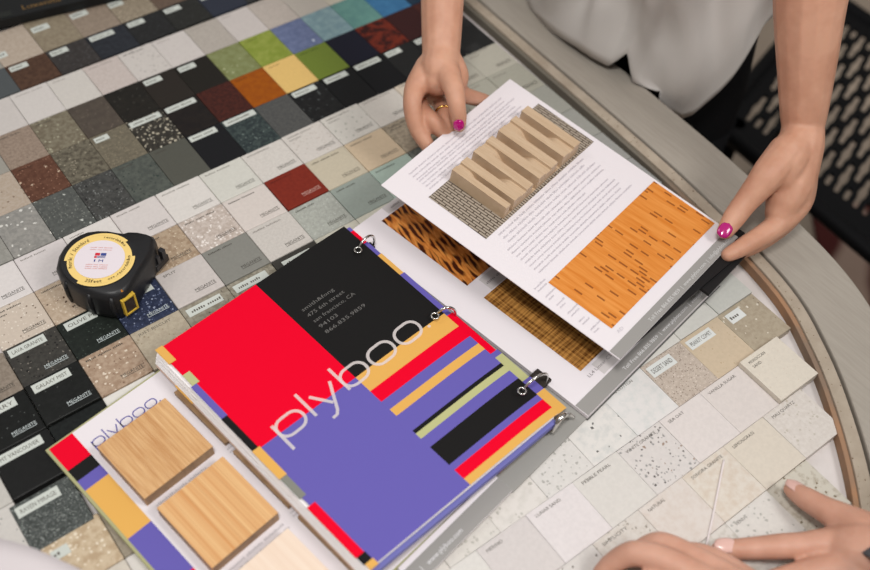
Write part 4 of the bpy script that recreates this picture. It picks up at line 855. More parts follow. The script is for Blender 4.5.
# ------------------------------------------------------------------ perforated chair
sa = Vector((math.cos(math.radians(16.6)), math.sin(math.radians(16.6)), 0)); se = Vector((-0.047, -0.999, 0)).normalized()
SZ = -0.30; c0 = Vector((1.035, -0.074, SZ))
cfm = T(1.25, -0.30, FLOOR)
chair = thing('chair', 'black perforated chair behind the table rim at the right', 'chair', cfm)
PLAS = newmat('black_plastic', (13, 13, 15), 0.5, 0.12)
def cp(s, t, zz=0.0): return c0 + sa * s + se * t + Vector((0, 0, zz))
b = MB(); TH = 0.006
s0, s1, t0, t1, pt, ps = 0.040, 0.420, 0.030, 0.5084, 0.0184, 0.095
def hole(hl, hw, bulge):
    pts = []
    q = [(-hl, 0)]
    up_ = [(-hl + hw * 0.25, hw * 0.75), (-hl + hw * 0.8, hw), (-hl * 0.40, hw), (-hl * 0.25, hw + bulge), (0, hw + bulge * 1.15), (hl * 0.25, hw + bulge), (hl * 0.40, hw), (hl - hw * 0.8, hw), (hl - hw * 0.25, hw * 0.75)]
    return [(-hl, 0)] + up_ + [(hl, 0)] + [(x, -y) for x, y in up_[::-1]]
def cell(sa_, sb_, tc_, tw2):
    """one cell of the panel with a slot through it"""
    cs = (sa_ + sb_) / 2; full = (sb_ - sa_) > 0.06
    hp = hole((sb_ - sa_) / 2 - 0.0095, 0.0041, 0.0023 if full else 0.0)
    m_ = len(hp); outer = []
    for x, y in hp:
        # match each hole point with one on the cell border
        hx_, hy_ = (sb_ - sa_) / 2, tw2 / 2
        k = min(hx_ / abs(x) if abs(x) > 1e-6 else 1e9, hy_ / abs(y) if abs(y) > 1e-6 else 1e9); outer.append((x * k, y * k))
    cor = [(-1, 1), (1, 1), (1, -1), (-1, -1)]
    def P3(x, y, zz): return cp(cs + x, tc_ + y, zz)
    vs = [P3(x, y, 0) for x, y in outer] + [P3(x, y, 0) for x, y in hp] + [P3(x, y, -TH) for x, y in hp]
    fs = []
    for i in range(m_):
        j = (i + 1) % m_; fs += [(i, j, m_ + j, m_ + i), (m_ + i, m_ + j, 2 * m_ + j, 2 * m_ + i)]
    b.add(vs, fs)
    hx_, hy_ = (sb_ - sa_) / 2, tw2 / 2
    for cx_, cy_ in cor:   # corner fillers
        near = [i for i in range(m_) if (outer[i][0] * cx_ >= 0 and outer[i][1] * cy_ >= 0)]
        side = [i for i in near if abs(abs(outer[i][0]) - hx_) < 1e-6]; tb_ = [i for i in near if abs(abs(outer[i][1]) - hy_) < 1e-6]
        if not side or not tb_: continue
        i = max(side, key=lambda q_: abs(outer[q_][1])); j = max(tb_, key=lambda q_: abs(outer[q_][0]))
        if i != j: b.add([P3(*outer[i], 0), P3(hx_ * cx_, hy_ * cy_, 0), P3(*outer[j], 0)], [(0, 1, 2)])
k = 0; tt = t0
while tt < t1 - 1e-6:
    st = [s0 + 0.05 * 0] if False else None
    if k % 2 == 0: br_ = [s0, s0 + 0.095, s0 + 0.19, s0 + 0.285, s0 + 0.38]
    else: br_ = [s0, s0 + 0.0475, s0 + 0.1425, s0 + 0.2375, s0 + 0.3325, s0 + 0.38]
    for a_, c_ in zip(br_[:-1], br_[1:]):
        if c_ - a_ > 0.04: cell(a_, c_, tt + pt / 2, pt)
        else: b.add([cp(a_, tt), cp(c_, tt), cp(c_, tt + pt), cp(a_, tt + pt)], [(0, 1, 2, 3)])
    tt += pt; k += 1
# solid margins around the slots
SM = s0 + 0.38
def slab(s_a, s_b, t_a, t_b):
    q = [cp(s_a, t_a), cp(s_b, t_a), cp(s_b, t_b), cp(s_a, t_b)]; b.prism(q, [p - Vector((0, 0, TH)) for p in q])
slab(0, s0, 0, t1 + 0.03); slab(SM, SM + 0.035, 0, t1 + 0.03); slab(s0, SM, 0, t0); slab(s0, SM, t1, t1 + 0.03)
CI = cfm.inverted(); b.v = [CI @ p for p in b.v]; b.build('perforated_seat', PLAS, chair, cfm)
b = MB(); rim_pts = [cp(0, 0.0, -0.004), cp(SM + 0.035, 0.0, -0.004), cp(SM + 0.035, t1 + 0.03, -0.004), cp(0, t1 + 0.03, -0.004)]
pts = []
for i in range(4):
    a_, c_ = rim_pts[i], rim_pts[(i + 1) % 4]; pts += [a_.lerp(c_, t) for t in (0.04, 0.3, 0.6, 0.96)]
b.tube(pts, 0.013, 10, True); b.v = [CI @ p for p in b.v]; b.build('seat_frame', PLAS, chair, cfm)
for s_, t_ in ((0.03, 0.03), (0.43, 0.03), (0.43, t1), (0.03, t1)):
    b = MB(); p = cp(s_, t_); b.tube([p, (p.x, p.y, FLOOR + 0.0124)], 0.013, 12); b.box(p.x - 0.016, p.x + 0.016, p.y - 0.016, p.y + 0.016, FLOOR + 0.0121, FLOOR + 0.018); b.v = [CI @ q for q in b.v]; b.build('leg', PLAS, chair, cfm)
b = MB(); vs = []
for i in range(13):
    s_ = 0.02 + 0.42 * i / 12; bow = 0.04 * math.sin(math.pi * i / 12)
    for zz in (0.12, 0.42):
        for th in (0, 0.014): vs.append(cp(s_, t1 + 0.05 + bow + th + zz * 0.2, zz))
fs = []
for i in range(12):
    o4 = i * 4; fs += [(o4, o4 + 4, o4 + 6, o4 + 2), (o4 + 1, o4 + 3, o4 + 7, o4 + 5), (o4 + 2, o4 + 6, o4 + 7, o4 + 3), (o4, o4 + 1, o4 + 5, o4 + 4)]
fs += [(0, 2, 3, 1), (48, 49, 51, 50)]
b.add([CI @ p for p in vs], fs, 0, True); b.build('backrest', PLAS, chair, cfm)
for s_ in (0.06, 0.40):
    b = MB(); b.tube([cp(s_, t1 + 0.02, -0.01), cp(s_, t1 + 0.075, 0.14)], 0.012, 10); b.v = [CI @ q for q in b.v]; b.build('backrest_support', PLAS, chair, cfm)
#@@PART3
# ------------------------------------------------------------------ people
def skinmat(name, c1, c2):
    m = newmat(name, c1, 0.5, 0.35); v = coords(m)
    x = mixc(m, ramp(m, noise(m, v, 26, 3, 0.6), 0.38, 0.62), L(c1), L(c2))
    bs = m.node_tree.nodes['Principled BSDF']; lk(m, x, bs.inputs['Base Color'])
    bs.inputs['Subsurface Weight'].default_value = 0.12; bs.inputs['Subsurface Radius'].default_value = (0.006, 0.002, 0.001); bs.inputs['Subsurface Scale'].default_value = 0.6
    bp = N(m, 'ShaderNodeBump'); bp.inputs['Strength'].default_value = 0.12; bp.inputs['Distance'].default_value = 0.002
    lk(m, noise(m, v, 180, 3, 0.6), bp.inputs['Height']); lk(m, bp.outputs['Normal'], bs.inputs['Normal'])
    return m
class Body:
    """limbs are swept tubes of varying radius that overlap at the joints; a voxel remesh turns them into one skin"""
    def __init__(s): s.mb = MB()
    def limb(s, pts, radii, flat=None, sub=5, n=14):
        """flat = (axis, factor): squash the section along a direction"""
        q = catmull([tuple(p) + (0,) * 0 for p in pts], sub); m = len(q)
        rr_ = []
        for i in range(len(radii) - 1): rr_ += [radii[i] + (radii[i + 1] - radii[i]) * k / sub for k in range(sub)]
        rr_.append(radii[-1])
        # rounded ends
        def cap(p, d, r): return [(p + d * (r * math.sin(t)), r * math.cos(t)) for t in (0.45, 0.85, 1.2, 1.45)]
        d0 = (q[0] - q[1]).normalized(); d1 = (q[-1] - q[-2]).normalized()
        seq = [c for c in cap(q[0], d0, rr_[0])[::-1]] + list(zip(q, rr_)) + cap(q[-1], d1, rr_[-1])
        vs = []; a = None; k = len(seq)
        for i, (p, r) in enumerate(seq):
            t = (seq[min(i + 1, k - 1)][0] - seq[max(i - 1, 0)][0]).normalized()
            a = t.orthogonal() if a is None else (a - t * a.dot(t)); a.normalize(); bb = t.cross(a)
            for j in range(n):
                off = (a * math.cos(2 * math.pi * j / n) + bb * math.sin(2 * math.pi * j / n)) * r
                if flat: ax = Vector(flat[0]).normalized(); off -= ax * off.dot(ax) * (1 - flat[1])
                vs.append(p + off)
        fs = [(i * n + j, i * n + (j + 1) % n, (i + 1) * n + (j + 1) % n, (i + 1) * n + j) for i in range(k - 1) for j in range(n)] + [list(range(n))[::-1], [(k - 1) * n + j for j in range(n)]]
        s.mb.add(vs, fs, 0, True)
    def ball(s, c, r, sx=1, sy=1, sz=1):
        vs = []; fs = []; n = 16; m = 10
        for i in range(1, m):
            for j in range(n): vs.append((c[0] + r * sx * math.sin(math.pi * i / m) * math.cos(2 * math.pi * j / n), c[1] + r * sy * math.sin(math.pi * i / m) * math.sin(2 * math.pi * j / n), c[2] + r * sz * math.cos(math.pi * i / m)))
        vs += [(c[0], c[1], c[2] + r * sz), (c[0], c[1], c[2] - r * sz)]
        for i in range(m - 2):
            for j in range(n): fs.append((i * n + j, i * n + (j + 1) % n, (i + 1) * n + (j + 1) % n, (i + 1) * n + j))
        t_ = len(vs) - 2
        fs += [(t_, (j + 1) % n, j) for j in range(n)] + [(t_ + 1, (m - 2) * n + j, (m - 2) * n + (j + 1) % n) for j in range(n)]
        s.mb.add(vs, fs, 0, True)
    def skin(s, name, mat, parent, frame, voxel=0.0017, it=7):
        inv = frame.inverted(); s.mb.v = [inv @ p for p in s.mb.v]
        o = s.mb.build('tmp_' + name, mat)
        r = o.modifiers.new('r', 'REMESH'); r.mode = 'VOXEL'; r.voxel_size = voxel; r.use_smooth_shade = True
        sm = o.modifiers.new('s', 'SMOOTH'); sm.factor = 0.5; sm.iterations = it
        me = bpy.data.meshes.new_from_object(o.evaluated_get(bpy.context.evaluated_depsgraph_get()))
        bpy.data.objects.remove(o)
        me.materials.clear(); me.materials.append(mat)
        for p in me.polygons: p.use_smooth = True
        return link(bpy.data.objects.new(name, me), parent, frame)
def nail(parent, frame, c, d, nrm, ln, wd, mat):
    """finger nail: a curved plate at c, pointing along d, facing nrm"""
    d = d.normalized(); nrm = (nrm - d * nrm.dot(d)).normalized(); s_ = d.cross(nrm); mb = MB(); vs = []; R_, C_ = 12, 12
    for i in range(R_ + 1):
        for j in range(C_ + 1):
            u = -1 + 2 * i / R_; w = -1 + 2 * j / C_
            hw = math.sqrt(max(0.0, 1 - abs(u) ** 3.2)) * wd if abs(u) < 1 else 0.0
            vs.append(c + d * (u * ln) + s_ * (w * hw) + nrm * (0.0008 - 0.0016 * w * w - 0.0009 * u * u))
    fs = [(i * (C_ + 1) + j, (i + 1) * (C_ + 1) + j, (i + 1) * (C_ + 1) + j + 1, i * (C_ + 1) + j + 1) for i in range(R_) for j in range(C_)]
    inv = frame.inverted(); mb.add([inv @ p for p in vs], fs, 0, True)
    o = mb.build('fingernail', mat, parent, frame); md = o.modifiers.new('t', 'SOLIDIFY'); md.thickness = 0.0006; md.offset = 1
    return o
def lathe_ellipse(rows, n=160, fn=None):
    """rows of (z, cx, cy, a, b) -> closed tube"""
    vs = []; fs = []
    for r_ in rows:
        z_, cx, cy, a, b_ = r_
        for j in range(n):
            t = 2 * math.pi * j / n; p = Vector((cx + a * math.cos(t), cy + b_ * math.sin(t), z_))
            vs.append(fn(p, t, r_) if fn else p)
    for i in range(len(rows) - 1):
        for j in range(n): fs.append((i * n + j, i * n + (j + 1) % n, (i + 1) * n + (j + 1) % n, (i + 1) * n + j))
    return vs, fs

# ---------------- visitor holding the page
V1 = T(0.80, -0.06, FLOOR)
SK1 = skinmat('skin', (204, 155, 130), (190, 139, 114))
vis = thing('person', 'person in a loose white blouse standing at the table, holding up the raised page', 'person', V1)
B1 = Body()
TCX, TCY = 0.805, -0.06
B1.limb([(TCX, TCY, -0.06), (TCX, TCY, 0.10), (TCX + 0.005, TCY, 0.28), (TCX, TCY, 0.44), (TCX, TCY, 0.52)], [0.13, 0.115, 0.125, 0.13, 0.07], ((1, 0, 0), 0.72), 5, 24)
B1.limb([(TCX, TCY, 0.46), (TCX, TCY + 0.09, 0.485), (TCX, TCY + 0.165, 0.465)], [0.06, 0.055, 0.045]); B1.limb([(TCX, TCY, 0.46), (TCX, TCY - 0.09, 0.485), (TCX, TCY - 0.165, 0.465)], [0.06, 0.055, 0.045])
B1.limb([(TCX, TCY, 0.48), (TCX - 0.02, TCY, 0.60)], [0.055, 0.05]); B1.ball((TCX - 0.035, TCY, 0.70), 0.105, 0.93, 0.78, 1.12)
B1.limb([(TCX - 0.125, TCY, 0.715), (TCX - 0.145, TCY, 0.685)], [0.012, 0.014]); B1.ball((TCX - 0.105, TCY, 0.62), 0.045, 0.9, 0.9, 0.6)
for s_ in (-1, 1): B1.ball((TCX - 0.02, TCY + s_ * 0.082, 0.695), 0.028, 0.6, 0.3, 1.1)
# her right arm (left in the photo)
sh_ = Vector((TCX, TCY + 0.165, 0.46)); el = Vector((0.575, 0.085, 0.255)); wr = W(441, 58, 0.105)
B1.limb([sh_, sh_.lerp(el, 0.5) + Vector((0, 0.01, 0)), el], [0.046, 0.042, 0.034]); B1.limb([el, el.lerp(wr, 0.35), el.lerp(wr, 0.7), wr], [0.034, 0.032, 0.0232, 0.0192])
B1.limb([wr, W(440, 70, 0.103), W(437, 80, 0.097)], [0.0192, 0.0212, 0.0160])
B1.limb([W(428, 66, 0.10), W(419, 82, 0.094), W(414, 92, 0.089)], [0.013, 0.0125, 0.011]); B1.limb([W(432, 80, 0.086), W(434, 92, 0.066), W(436, 98, 0.058)], [0.014, 0.013, 0.010])
B1.limb([W(452, 62, 0.104), W(457, 76, 0.098), W(456, 88, 0.088)], [0.012, 0.0125, 0.010])
B1.limb([W(447, 72, 0.108), W(454, 90, 0.106), W(456.5, 104, 0.099), W(458.5, 117, 0.087), W(459.5, 126, 0.0765)], [0.0135, 0.0105, 0.0092, 0.0085, 0.0066])          # thumb
B1.limb([W(416, 86, 0.092), W(412.5, 100, 0.088), W(413.5, 116, 0.077), W(419, 132, 0.064), W(430, 149, 0.052)], [0.0115, 0.0098, 0.0092, 0.0088, 0.0072])          # little and ring side
B1.limb([W(420, 104, 0.068), W(425, 113, 0.071), W(433, 121, 0.072), W(441, 130, 0.064), W(452, 139, 0.054)], [0.0088, 0.0084, 0.0090, 0.0086, 0.007])
B1.limb([W(440, 104, 0.060), W(443, 110, 0.065), W(446, 119, 0.069), W(452, 128, 0.062), W(466, 133, 0.052)], [0.0085, 0.0078, 0.0080, 0.0076, 0.0068])
B1.limb([W(455, 84, 0.090), W(463, 94, 0.077), W(474, 98, 0.064), W(485, 101, 0.051), W(498, 107, 0.041)], [0.0105, 0.0088, 0.0082, 0.0075, 0.0066])              # forefinger
# her left arm (right in the photo)
sh2 = Vector((TCX, TCY - 0.165, 0.46)); wr2 = W(803, 127, 0.098); pm = W(811, -8, 0.215); el2 = wr2 + (pm - wr2) * 1.55 + Vector((0.01, 0, 0))
B1.limb([sh2, sh2.lerp(el2, 0.5) + Vector((0, -0.012, 0)), el2], [0.046, 0.044, 0.040]); B1.limb([el2, pm, wr2.lerp(pm, 0.45), wr2], [0.040, 0.0345, 0.0275, 0.0205])
B1.limb([wr2, W(801, 145, 0.090), W(797, 170, 0.075), W(796, 192, 0.062)], [0.0205, 0.0225, 0.0215, 0.0175])
B1.limb([W(797, 140, 0.095), W(789, 158, 0.088), W(781, 176, 0.078)], [0.018, 0.0205, 0.017])
B1.limb([W(797, 160, 0.078), W(789, 190, 0.063), W(780, 212, 0.050)], [0.0215, 0.0225, 0.0150])
B1.limb([W(787, 152, 0.093), W(770, 173, 0.084), W(757.5, 188, 0.073), W(745, 203, 0.061), W(734, 218, 0.052), W(725.5, 231, 0.046)], [0.0185, 0.0172, 0.0142, 0.0120, 0.0112, 0.0084])      # thumb
B1.limb([W(802, 172, 0.068), W(799, 198, 0.056), W(788, 215, 0.047), W(769, 231, 0.041), W(748, 244, 0.038), W(728, 255, 0.0355)], [0.016, 0.0150, 0.0132, 0.0114, 0.0100, 0.0072])       # forefinger
B1.limb([W(801, 185, 0.058), W(797, 205, 0.046), W(783, 223, 0.034), W(763, 240, 0.023), W(744, 251, 0.0165)], [0.014, 0.0125, 0.0115, 0.0095, 0.0075])
B1.limb([W(801, 178, 0.056), W(798, 200, 0.040), W(784, 220, 0.028), W(768, 234, 0.0185)], [0.013, 0.012, 0.0105, 0.0085])
body = B1.skin('body', SK1, vis, V1)
NPK = newmat('magenta_nail_polish', (176, 0, 112), 0.16, 0.6)
NPK.node_tree.nodes['Principled BSDF'].inputs['Coat Weight'].default_value = 0.4
tocam = lambda p: (CAM - p).normalized()
p = W(459.0, 123.5, 0.0840); nail(body, V1, p + tocam(p) * 0.0072 - Vector((0, 0, 0.003)), W(459.6, 130, 0.072) - W(458, 112, 0.092), tocam(p) + Vector((0, 0, 0.4)), 0.0062, 0.0054, NPK)
p = W(725, 230, 0.0475); nail(body, V1, p + tocam(p) * 0.0080, W(721, 238, 0.041) - W(734, 219, 0.051), tocam(p) + Vector((-0.10, -0.05, 0.1)), 0.0076, 0.0062, NPK)
GOLD = newmat('gold', (222, 176, 96), 0.22, 0.5, 1.0)
a = W(443.2, 113, 0.0670); d = (W(446, 119, 0.069) - W(442, 106, 0.067)).normalized(); a1 = d.orthogonal().normalized(); a2 = d.cross(a1)
b = MB(); b.tube([V1.inverted() @ (a + (a1 * math.cos(t * math.pi / 12) + a2 * math.sin(t * math.pi / 12)) * 0.0086) for t in range(24)], 0.0011, 8, True)
b.build('finger_ring', GOLD, vis, V1)['label'] = 'thin gold ring'
# blouse: loose tube hung round the torso, lower hem traced where it meets the table
ex, ey = 0.787, -0.06; EA, EB = 0.125, 0.18
hem_px = [(515, 0), (528, 13), (541, 23), (558, 36), (576, 47), (592, 58), (608, 66), (617, 60), (626.5, 53), (627.5, 54), (630, 70), (634, 87), (655, 102), (668, 113), (680, 119), (692, 115), (705, 104), (719, 92), (733, 77), (744, 61), (755, 42), (764, 25)]
hem = []
for q in hem_px:
    d = W(q[0], q[1], 0) - CAM; A_ = (d.x / EA) ** 2 + (d.y / EB) ** 2; Bq = 2 * ((CAM.x - ex) * d.x / EA ** 2 + (CAM.y - ey) * d.y / EB ** 2); Cq = ((CAM.x - ex) / EA) ** 2 + ((CAM.y - ey) / EB) ** 2 - 1
    D_ = Bq * Bq - 4 * A_ * Cq
    if D_ < 0: continue
    s_ = (-Bq - math.sqrt(D_)) / (2 * A_); p = CAM + d * s_; th = math.atan2((p.y - ey) / EB, (p.x - ex) / EA) % (2 * math.pi); hem.append((th, p.z))
hem.sort()
def hemz(t):
    t %= 2 * math.pi
    if t <= hem[0][0]: k_ = min(1, (hem[0][0] - t) / 0.5); return hem[0][1] * (1 - k_) + k_ * 0.02
    if t >= hem[-1][0]: k_ = min(1, (t - hem[-1][0]) / 0.5); return hem[-1][1] * (1 - k_) + k_ * 0.16
    for (t0_, z0_), (t1_, z1_) in zip(hem[:-1], hem[1:]):
        if t0_ <= t <= t1_: return z0_ + (z1_ - z0_) * (t - t0_) / max(1e-6, t1_ - t0_)
    return 0
from mathutils import noise as mnoise
noise3 = lambda a, c, e: mnoise.noise(Vector((a, c, e)))
NT = 360; ZT = 0.50; NR = 44
vs = []
slit = max([t for t, z_ in hem if z_ > 0.04 and 3.3 < t < 4.2] or [3.7])
for i in range(NR + 1):
    f = i / NR
    for j in range(NT):
        t = 2 * math.pi * j / NT; z0_ = hemz(t); zz = z0_ + (ZT - z0_) * f
        k_ = 1.0 if zz < 0.30 else 1 - 0.30 * ((zz - 0.30) / 0.20) ** 2
        fold = 0.016 * math.sin(3 * t + 7 * zz + 1.0) * math.sin(11 * zz + 2 * t) + 0.008 * math.sin(8 * t - 16 * zz) + 0.004 * math.sin(17 * t + 24 * zz)
        fold *= min(1, f * 5) * (1 if zz < 0.36 else 0.3)
        lap = -0.006 * max(0.0, 1 - (t - slit) / 0.30) * min(1, f * 4) if t > slit else 0.0
        nz_ = noise3(math.cos(t) * 3.0 + 4 * zz, math.sin(t) * 3.0, zz * 5.0); bulge = 0.030 * nz_ * min(1, f * 6) + 0.012 * noise3(math.cos(t) * 7 + 9 * zz, math.sin(t) * 7, zz * 9 + 3) * min(1, f * 8)
        vs.append((ex + (EA * k_ + fold + bulge - lap) * math.cos(t) + 0.02 * max(0, zz - 0.1), ey + (EB * k_ + fold + bulge * 0.3 - lap) * math.sin(t), zz))
vs = [(x_, y_, max(z_, 0.0066) if x_ < 0.698 else z_) for x_, y_, z_ in vs]
fs = [(i * NT + j, i * NT + (j + 1) % NT, (i + 1) * NT + (j + 1) % NT, (i + 1) * NT + j) for i in range(NR) for j in range(NT)]
CLO = newmat('white_cloth', (206, 201, 197), 0.85, 0.1)
VI = V1.inverted(); b = MB(); b.add([VI @ Vector(p) for p in vs], fs, 0, True); o = b.build('blouse', CLO, vis, V1); md = o.modifiers.new('t', 'SOLIDIFY'); md.thickness = 0.0016; md.offset = -1
for s_, e_ in ((sh_, el), (sh2, el2)):
    b = MB(); ax_ = (e_ - s_); q = [s_ + ax_ * t for t in (-0.12, 0.1, 0.3, 0.48)]; b.tube([VI @ p for p in q], [0.075, 0.078, 0.074, 0.072], 24); b.f = b.f[:-2]; b.mi = b.mi[:-2]; b.sm = b.sm[:-2]
    o = b.build('sleeve', CLO, vis, V1); md = o.modifiers.new('t', 'SOLIDIFY'); md.thickness = 0.0016
TRO = newmat('black_trousers', (15, 15, 17), 0.85, 0.08)
vs, fs = lathe_ellipse([(-0.16, 0.806, -0.06, 0.100, 0.160), (-0.05, 0.806, -0.06, 0.100, 0.160), (0.06, 0.80, -0.06, 0.094, 0.150), (0.12, 0.80, -0.06, 0.09, 0.14)], 64)
b = MB(); b.add([VI @ p for p in vs], fs, 0, True)
for s_ in (-1, 1): b.tube([VI @ Vector(q) for q in ((0.80, -0.06 + s_ * 0.075, -0.10), (0.795, -0.06 + s_ * 0.085, -0.40), (0.80, -0.06 + s_ * 0.085, -0.68))], [0.088, 0.066, 0.055], 24)
b.build('trousers', TRO, vis, V1)
for s_ in (-1, 1):
    b = MB(); b.tube(catmull([VI @ Vector(q) for q in ((0.845, -0.06 + s_ * 0.085, FLOOR + 0.045), (0.80, -0.06 + s_ * 0.085, FLOOR + 0.05), (0.70, -0.06 + s_ * 0.095, FLOOR + 0.03), (0.65, -0.06 + s_ * 0.10, FLOOR + 0.025))], 5), [0.03, 0.032, 0.034, 0.036, 0.038, 0.042, 0.042, 0.04, 0.038, 0.035, 0.03, 0.028, 0.026, 0.025, 0.024, 0.022], 16); b.build('shoe', TRO, vis, V1)
HAIR = newmat('brown_hair', (64, 44, 34), 0.5, 0.4)
b = MB(); vs = []; n = 24; m_ = 12
for i in range(m_ + 1):
    for j in range(n):
        a_ = math.pi * 0.62 * i / m_; t = 2 * math.pi * j / n; r_ = 0.112
        vs.append(VI @ Vector((TCX - 0.028 + r_ * 0.96 * math.sin(a_) * math.cos(t) + 0.012 * i / m_, TCY + r_ * 0.84 * math.sin(a_) * math.sin(t), 0.715 + r_ * 1.08 * math.cos(a_) - (0.05 * (i / m_) ** 2 if math.cos(t) > -0.3 else -0.05 * (i / m_) ** 2))))
b.add(vs, [(i * n + j, i * n + (j + 1) % n, (i + 1) * n + (j + 1) % n, (i + 1) * n + j) for i in range(m_) for j in range(n)], 0, True); b.build('hair', HAIR, vis, V1)

# ---------------- second person, hands on the pale tiles
V2 = T(0.78, -1.02, FLOOR); V2I = V2.inverted()
SK2 = skinmat('skin_warm', (206, 158, 137), (194, 144, 122))
per = thing('person', 'person in a grey sleeve resting two hands on the pale tiles at the lower right', 'person', V2)
B2 = Body(); PX, PY = 0.78, -1.02
B2.limb([(PX, PY, -0.06), (PX, PY, 0.10), (PX, PY, 0.28), (PX, PY, 0.44), (PX, PY, 0.52)], [0.14, 0.12, 0.13, 0.135, 0.07], ((0.6, 0.8, 0), 0.75), 5, 24)
shl = Vector((PX + 0.10, PY + 0.08, 0.44)); shr = Vector((PX - 0.10, PY - 0.09, 0.44))
B2.limb([(PX, PY, 0.46), shl], [0.06, 0.05]); B2.limb([(PX, PY, 0.46), shr], [0.06, 0.05])
B2.limb([(PX, PY, 0.48), (PX - 0.02, PY + 0.02, 0.60)], [0.055, 0.05]); B2.ball((PX - 0.03, PY + 0.03, 0.70), 0.105, 0.85, 0.85, 1.12); B2.limb([(PX - 0.09, PY + 0.10, 0.715), (PX - 0.105, PY + 0.115, 0.69)], [0.012, 0.014])
wl = W(915, 572, 0.050); ell = Vector((0.74, -0.80, 0.17))
B2.limb([shl, shl.lerp(ell, 0.5), ell], [0.048, 0.045, 0.04]); B2.limb([ell, ell.lerp(wl, 0.5), wl], [0.04, 0.034, 0.024])
up_ = (0, 0, 1)
B2.limb([wl, W(885, 556, 0.046), W(858, 549, 0.039), W(836, 545, 0.031)], [0.024, 0.0265, 0.0235, 0.0165], (up_, 0.72))
B2.limb([wl, W(895, 575, 0.042), W(862, 571, 0.036), W(838, 569, 0.030)], [0.023, 0.0235, 0.0205, 0.0150], (up_, 0.75))
B2.limb([W(850, 546, 0.034), W(826, 544.5, 0.030), W(803, 545.5, 0.0265), W(779, 546.5, 0.0230), W(757, 548, 0.018), W(737, 549, 0.0145), W(719, 549, 0.0115)], [0.0155, 0.0130, 0.0108, 0.0104, 0.0094, 0.0086, 0.0066])     # pointing finger
B2.limb([W(850, 571, 0.034), W(826, 570, 0.030), W(800, 575, 0.025), W(772, 582, 0.018), W(742, 591, 0.011)], [0.0150, 0.0125, 0.0106, 0.0095, 0.0075])
B2.limb([W(868, 590, 0.034), W(845, 592, 0.029), W(815, 602, 0.021), W(790, 612, 0.012)], [0.015, 0.0125, 0.0105, 0.008])
B2.limb([W(876, 598, 0.030), W(860, 610, 0.022), W(840, 625, 0.012)], [0.014, 0.0105, 0.008])
B2.limb([W(884, 545, 0.040), W(862, 531, 0.036), W(842, 519, 0.030), W(822, 508, 0.0245), W(805, 498, 0.018), W(792, 489.5, 0.0125)], [0.021, 0.0172, 0.0135, 0.0108, 0.0098, 0.0072])   # thumb
# the other hand, fingers curled on the tiles
wq = W(800, 640, 0.055); elr = Vector((0.60, -1.02, 0.17))
B2.limb([shr, shr.lerp(elr, 0.5), elr], [0.048, 0.045, 0.04]); B2.limb([elr, elr.lerp(wq, 0.5), wq], [0.04, 0.034, 0.024])
B2.limb([wq, W(760, 615, 0.052), W(722, 592, 0.046)], [0.024, 0.026, 0.020], (up_, 0.75)); B2.limb([wq, W(745, 632, 0.048), W(705, 612, 0.042)], [0.024, 0.024, 0.019], (up_, 0.75))
B2.limb([W(728, 596, 0.046), W(690, 573, 0.042), W(660, 558.5, 0.038), W(634, 553.5, 0.031), W(614, 562, 0.019), W(601, 573, 0.010)], [0.0150, 0.0118, 0.0106, 0.0104, 0.0088, 0.0070])
B2.limb([W(745, 592, 0.046), W(712, 569, 0.041), W(683, 552.5, 0.035), W(659, 543.5, 0.028), W(640, 550, 0.016), W(628, 560, 0.009)], [0.0140, 0.0112, 0.0100, 0.0096, 0.0082, 0.0068])
B2.limb([W(758, 592, 0.044), W(735, 573, 0.036), W(711, 558, 0.028), W(690, 552.5, 0.020), W(676, 557, 0.011), W(668, 563, 0.0075)], [0.0130, 0.0105, 0.0092, 0.0084, 0.0074, 0.0062])
B2.limb([W(710, 618, 0.042), W(675, 598, 0.038), W(645, 585, 0.030), W(622, 590, 0.016), W(612, 598, 0.010)], [0.014, 0.0115, 0.0105, 0.0088, 0.007])
B2.limb([W(790, 650, 0.045), W(740, 665, 0.035), W(690, 650, 0.022), W(655, 632, 0.012)], [0.02, 0.0145, 0.0115, 0.008])
body2 = B2.skin('body', SK2, per, V2)
NP2 = newmat('pale_pink_nail', (216, 176, 166), 0.22, 0.5)
p = W(723.5, 548.6, 0.0122); nail(body2, V2, p + Vector((0, 0, 0.0066)) + tocam(p) * 0.0010, W(712, 546, 0.012) - W(737, 545.8, 0.0145), Vector((0, 0, 1)) + tocam(p) * 0.5, 0.0090, 0.0058, NP2)
p = W(794.5, 489.8, 0.0140); nail(body2, V2, p + Vector((0, 0, 0.0064)), W(788, 486.5, 0.011) - W(805, 498, 0.018), Vector((0.1, 0.15, 1)), 0.0105, 0.0058, NP2)
GR = newmat('grey_knit', (98, 102, 108), 0.9, 0.1)
def sleeve2(a_, c_, e_, r_):
    b = MB(); q = catmull([a_, c_, e_], 8); b.tube([V2I @ p for p in q], [r_[0] + (r_[1] - r_[0]) * k / (len(q) - 1) for k in range(len(q))], 28); b.f = b.f[:-2]; b.mi = b.mi[:-2]; b.sm = b.sm[:-2]
    o = b.build('sleeve', GR, per, V2); md = o.modifiers.new('t', 'SOLIDIFY'); md.thickness = 0.003
sleeve2(shl, ell, W(886, 592, 0.046), (0.066, 0.0325)); sleeve2(shr, elr, W(822, 655, 0.06), (0.066, 0.034))
vs, fs = lathe_ellipse([(-0.12, PX, PY, 0.145, 0.15), (0.05, PX, PY, 0.14, 0.145), (0.25, PX, PY, 0.15, 0.155), (0.42, PX, PY, 0.145, 0.15), (0.50, PX, PY, 0.09, 0.09), (0.52, PX, PY, 0.07, 0.07)], 48)
b = MB(); b.add([V2I @ p for p in vs], fs, 0, True); o = b.build('sweater', GR, per, V2); md = o.modifiers.new('t', 'SOLIDIFY'); md.thickness = 0.003
b = MB()
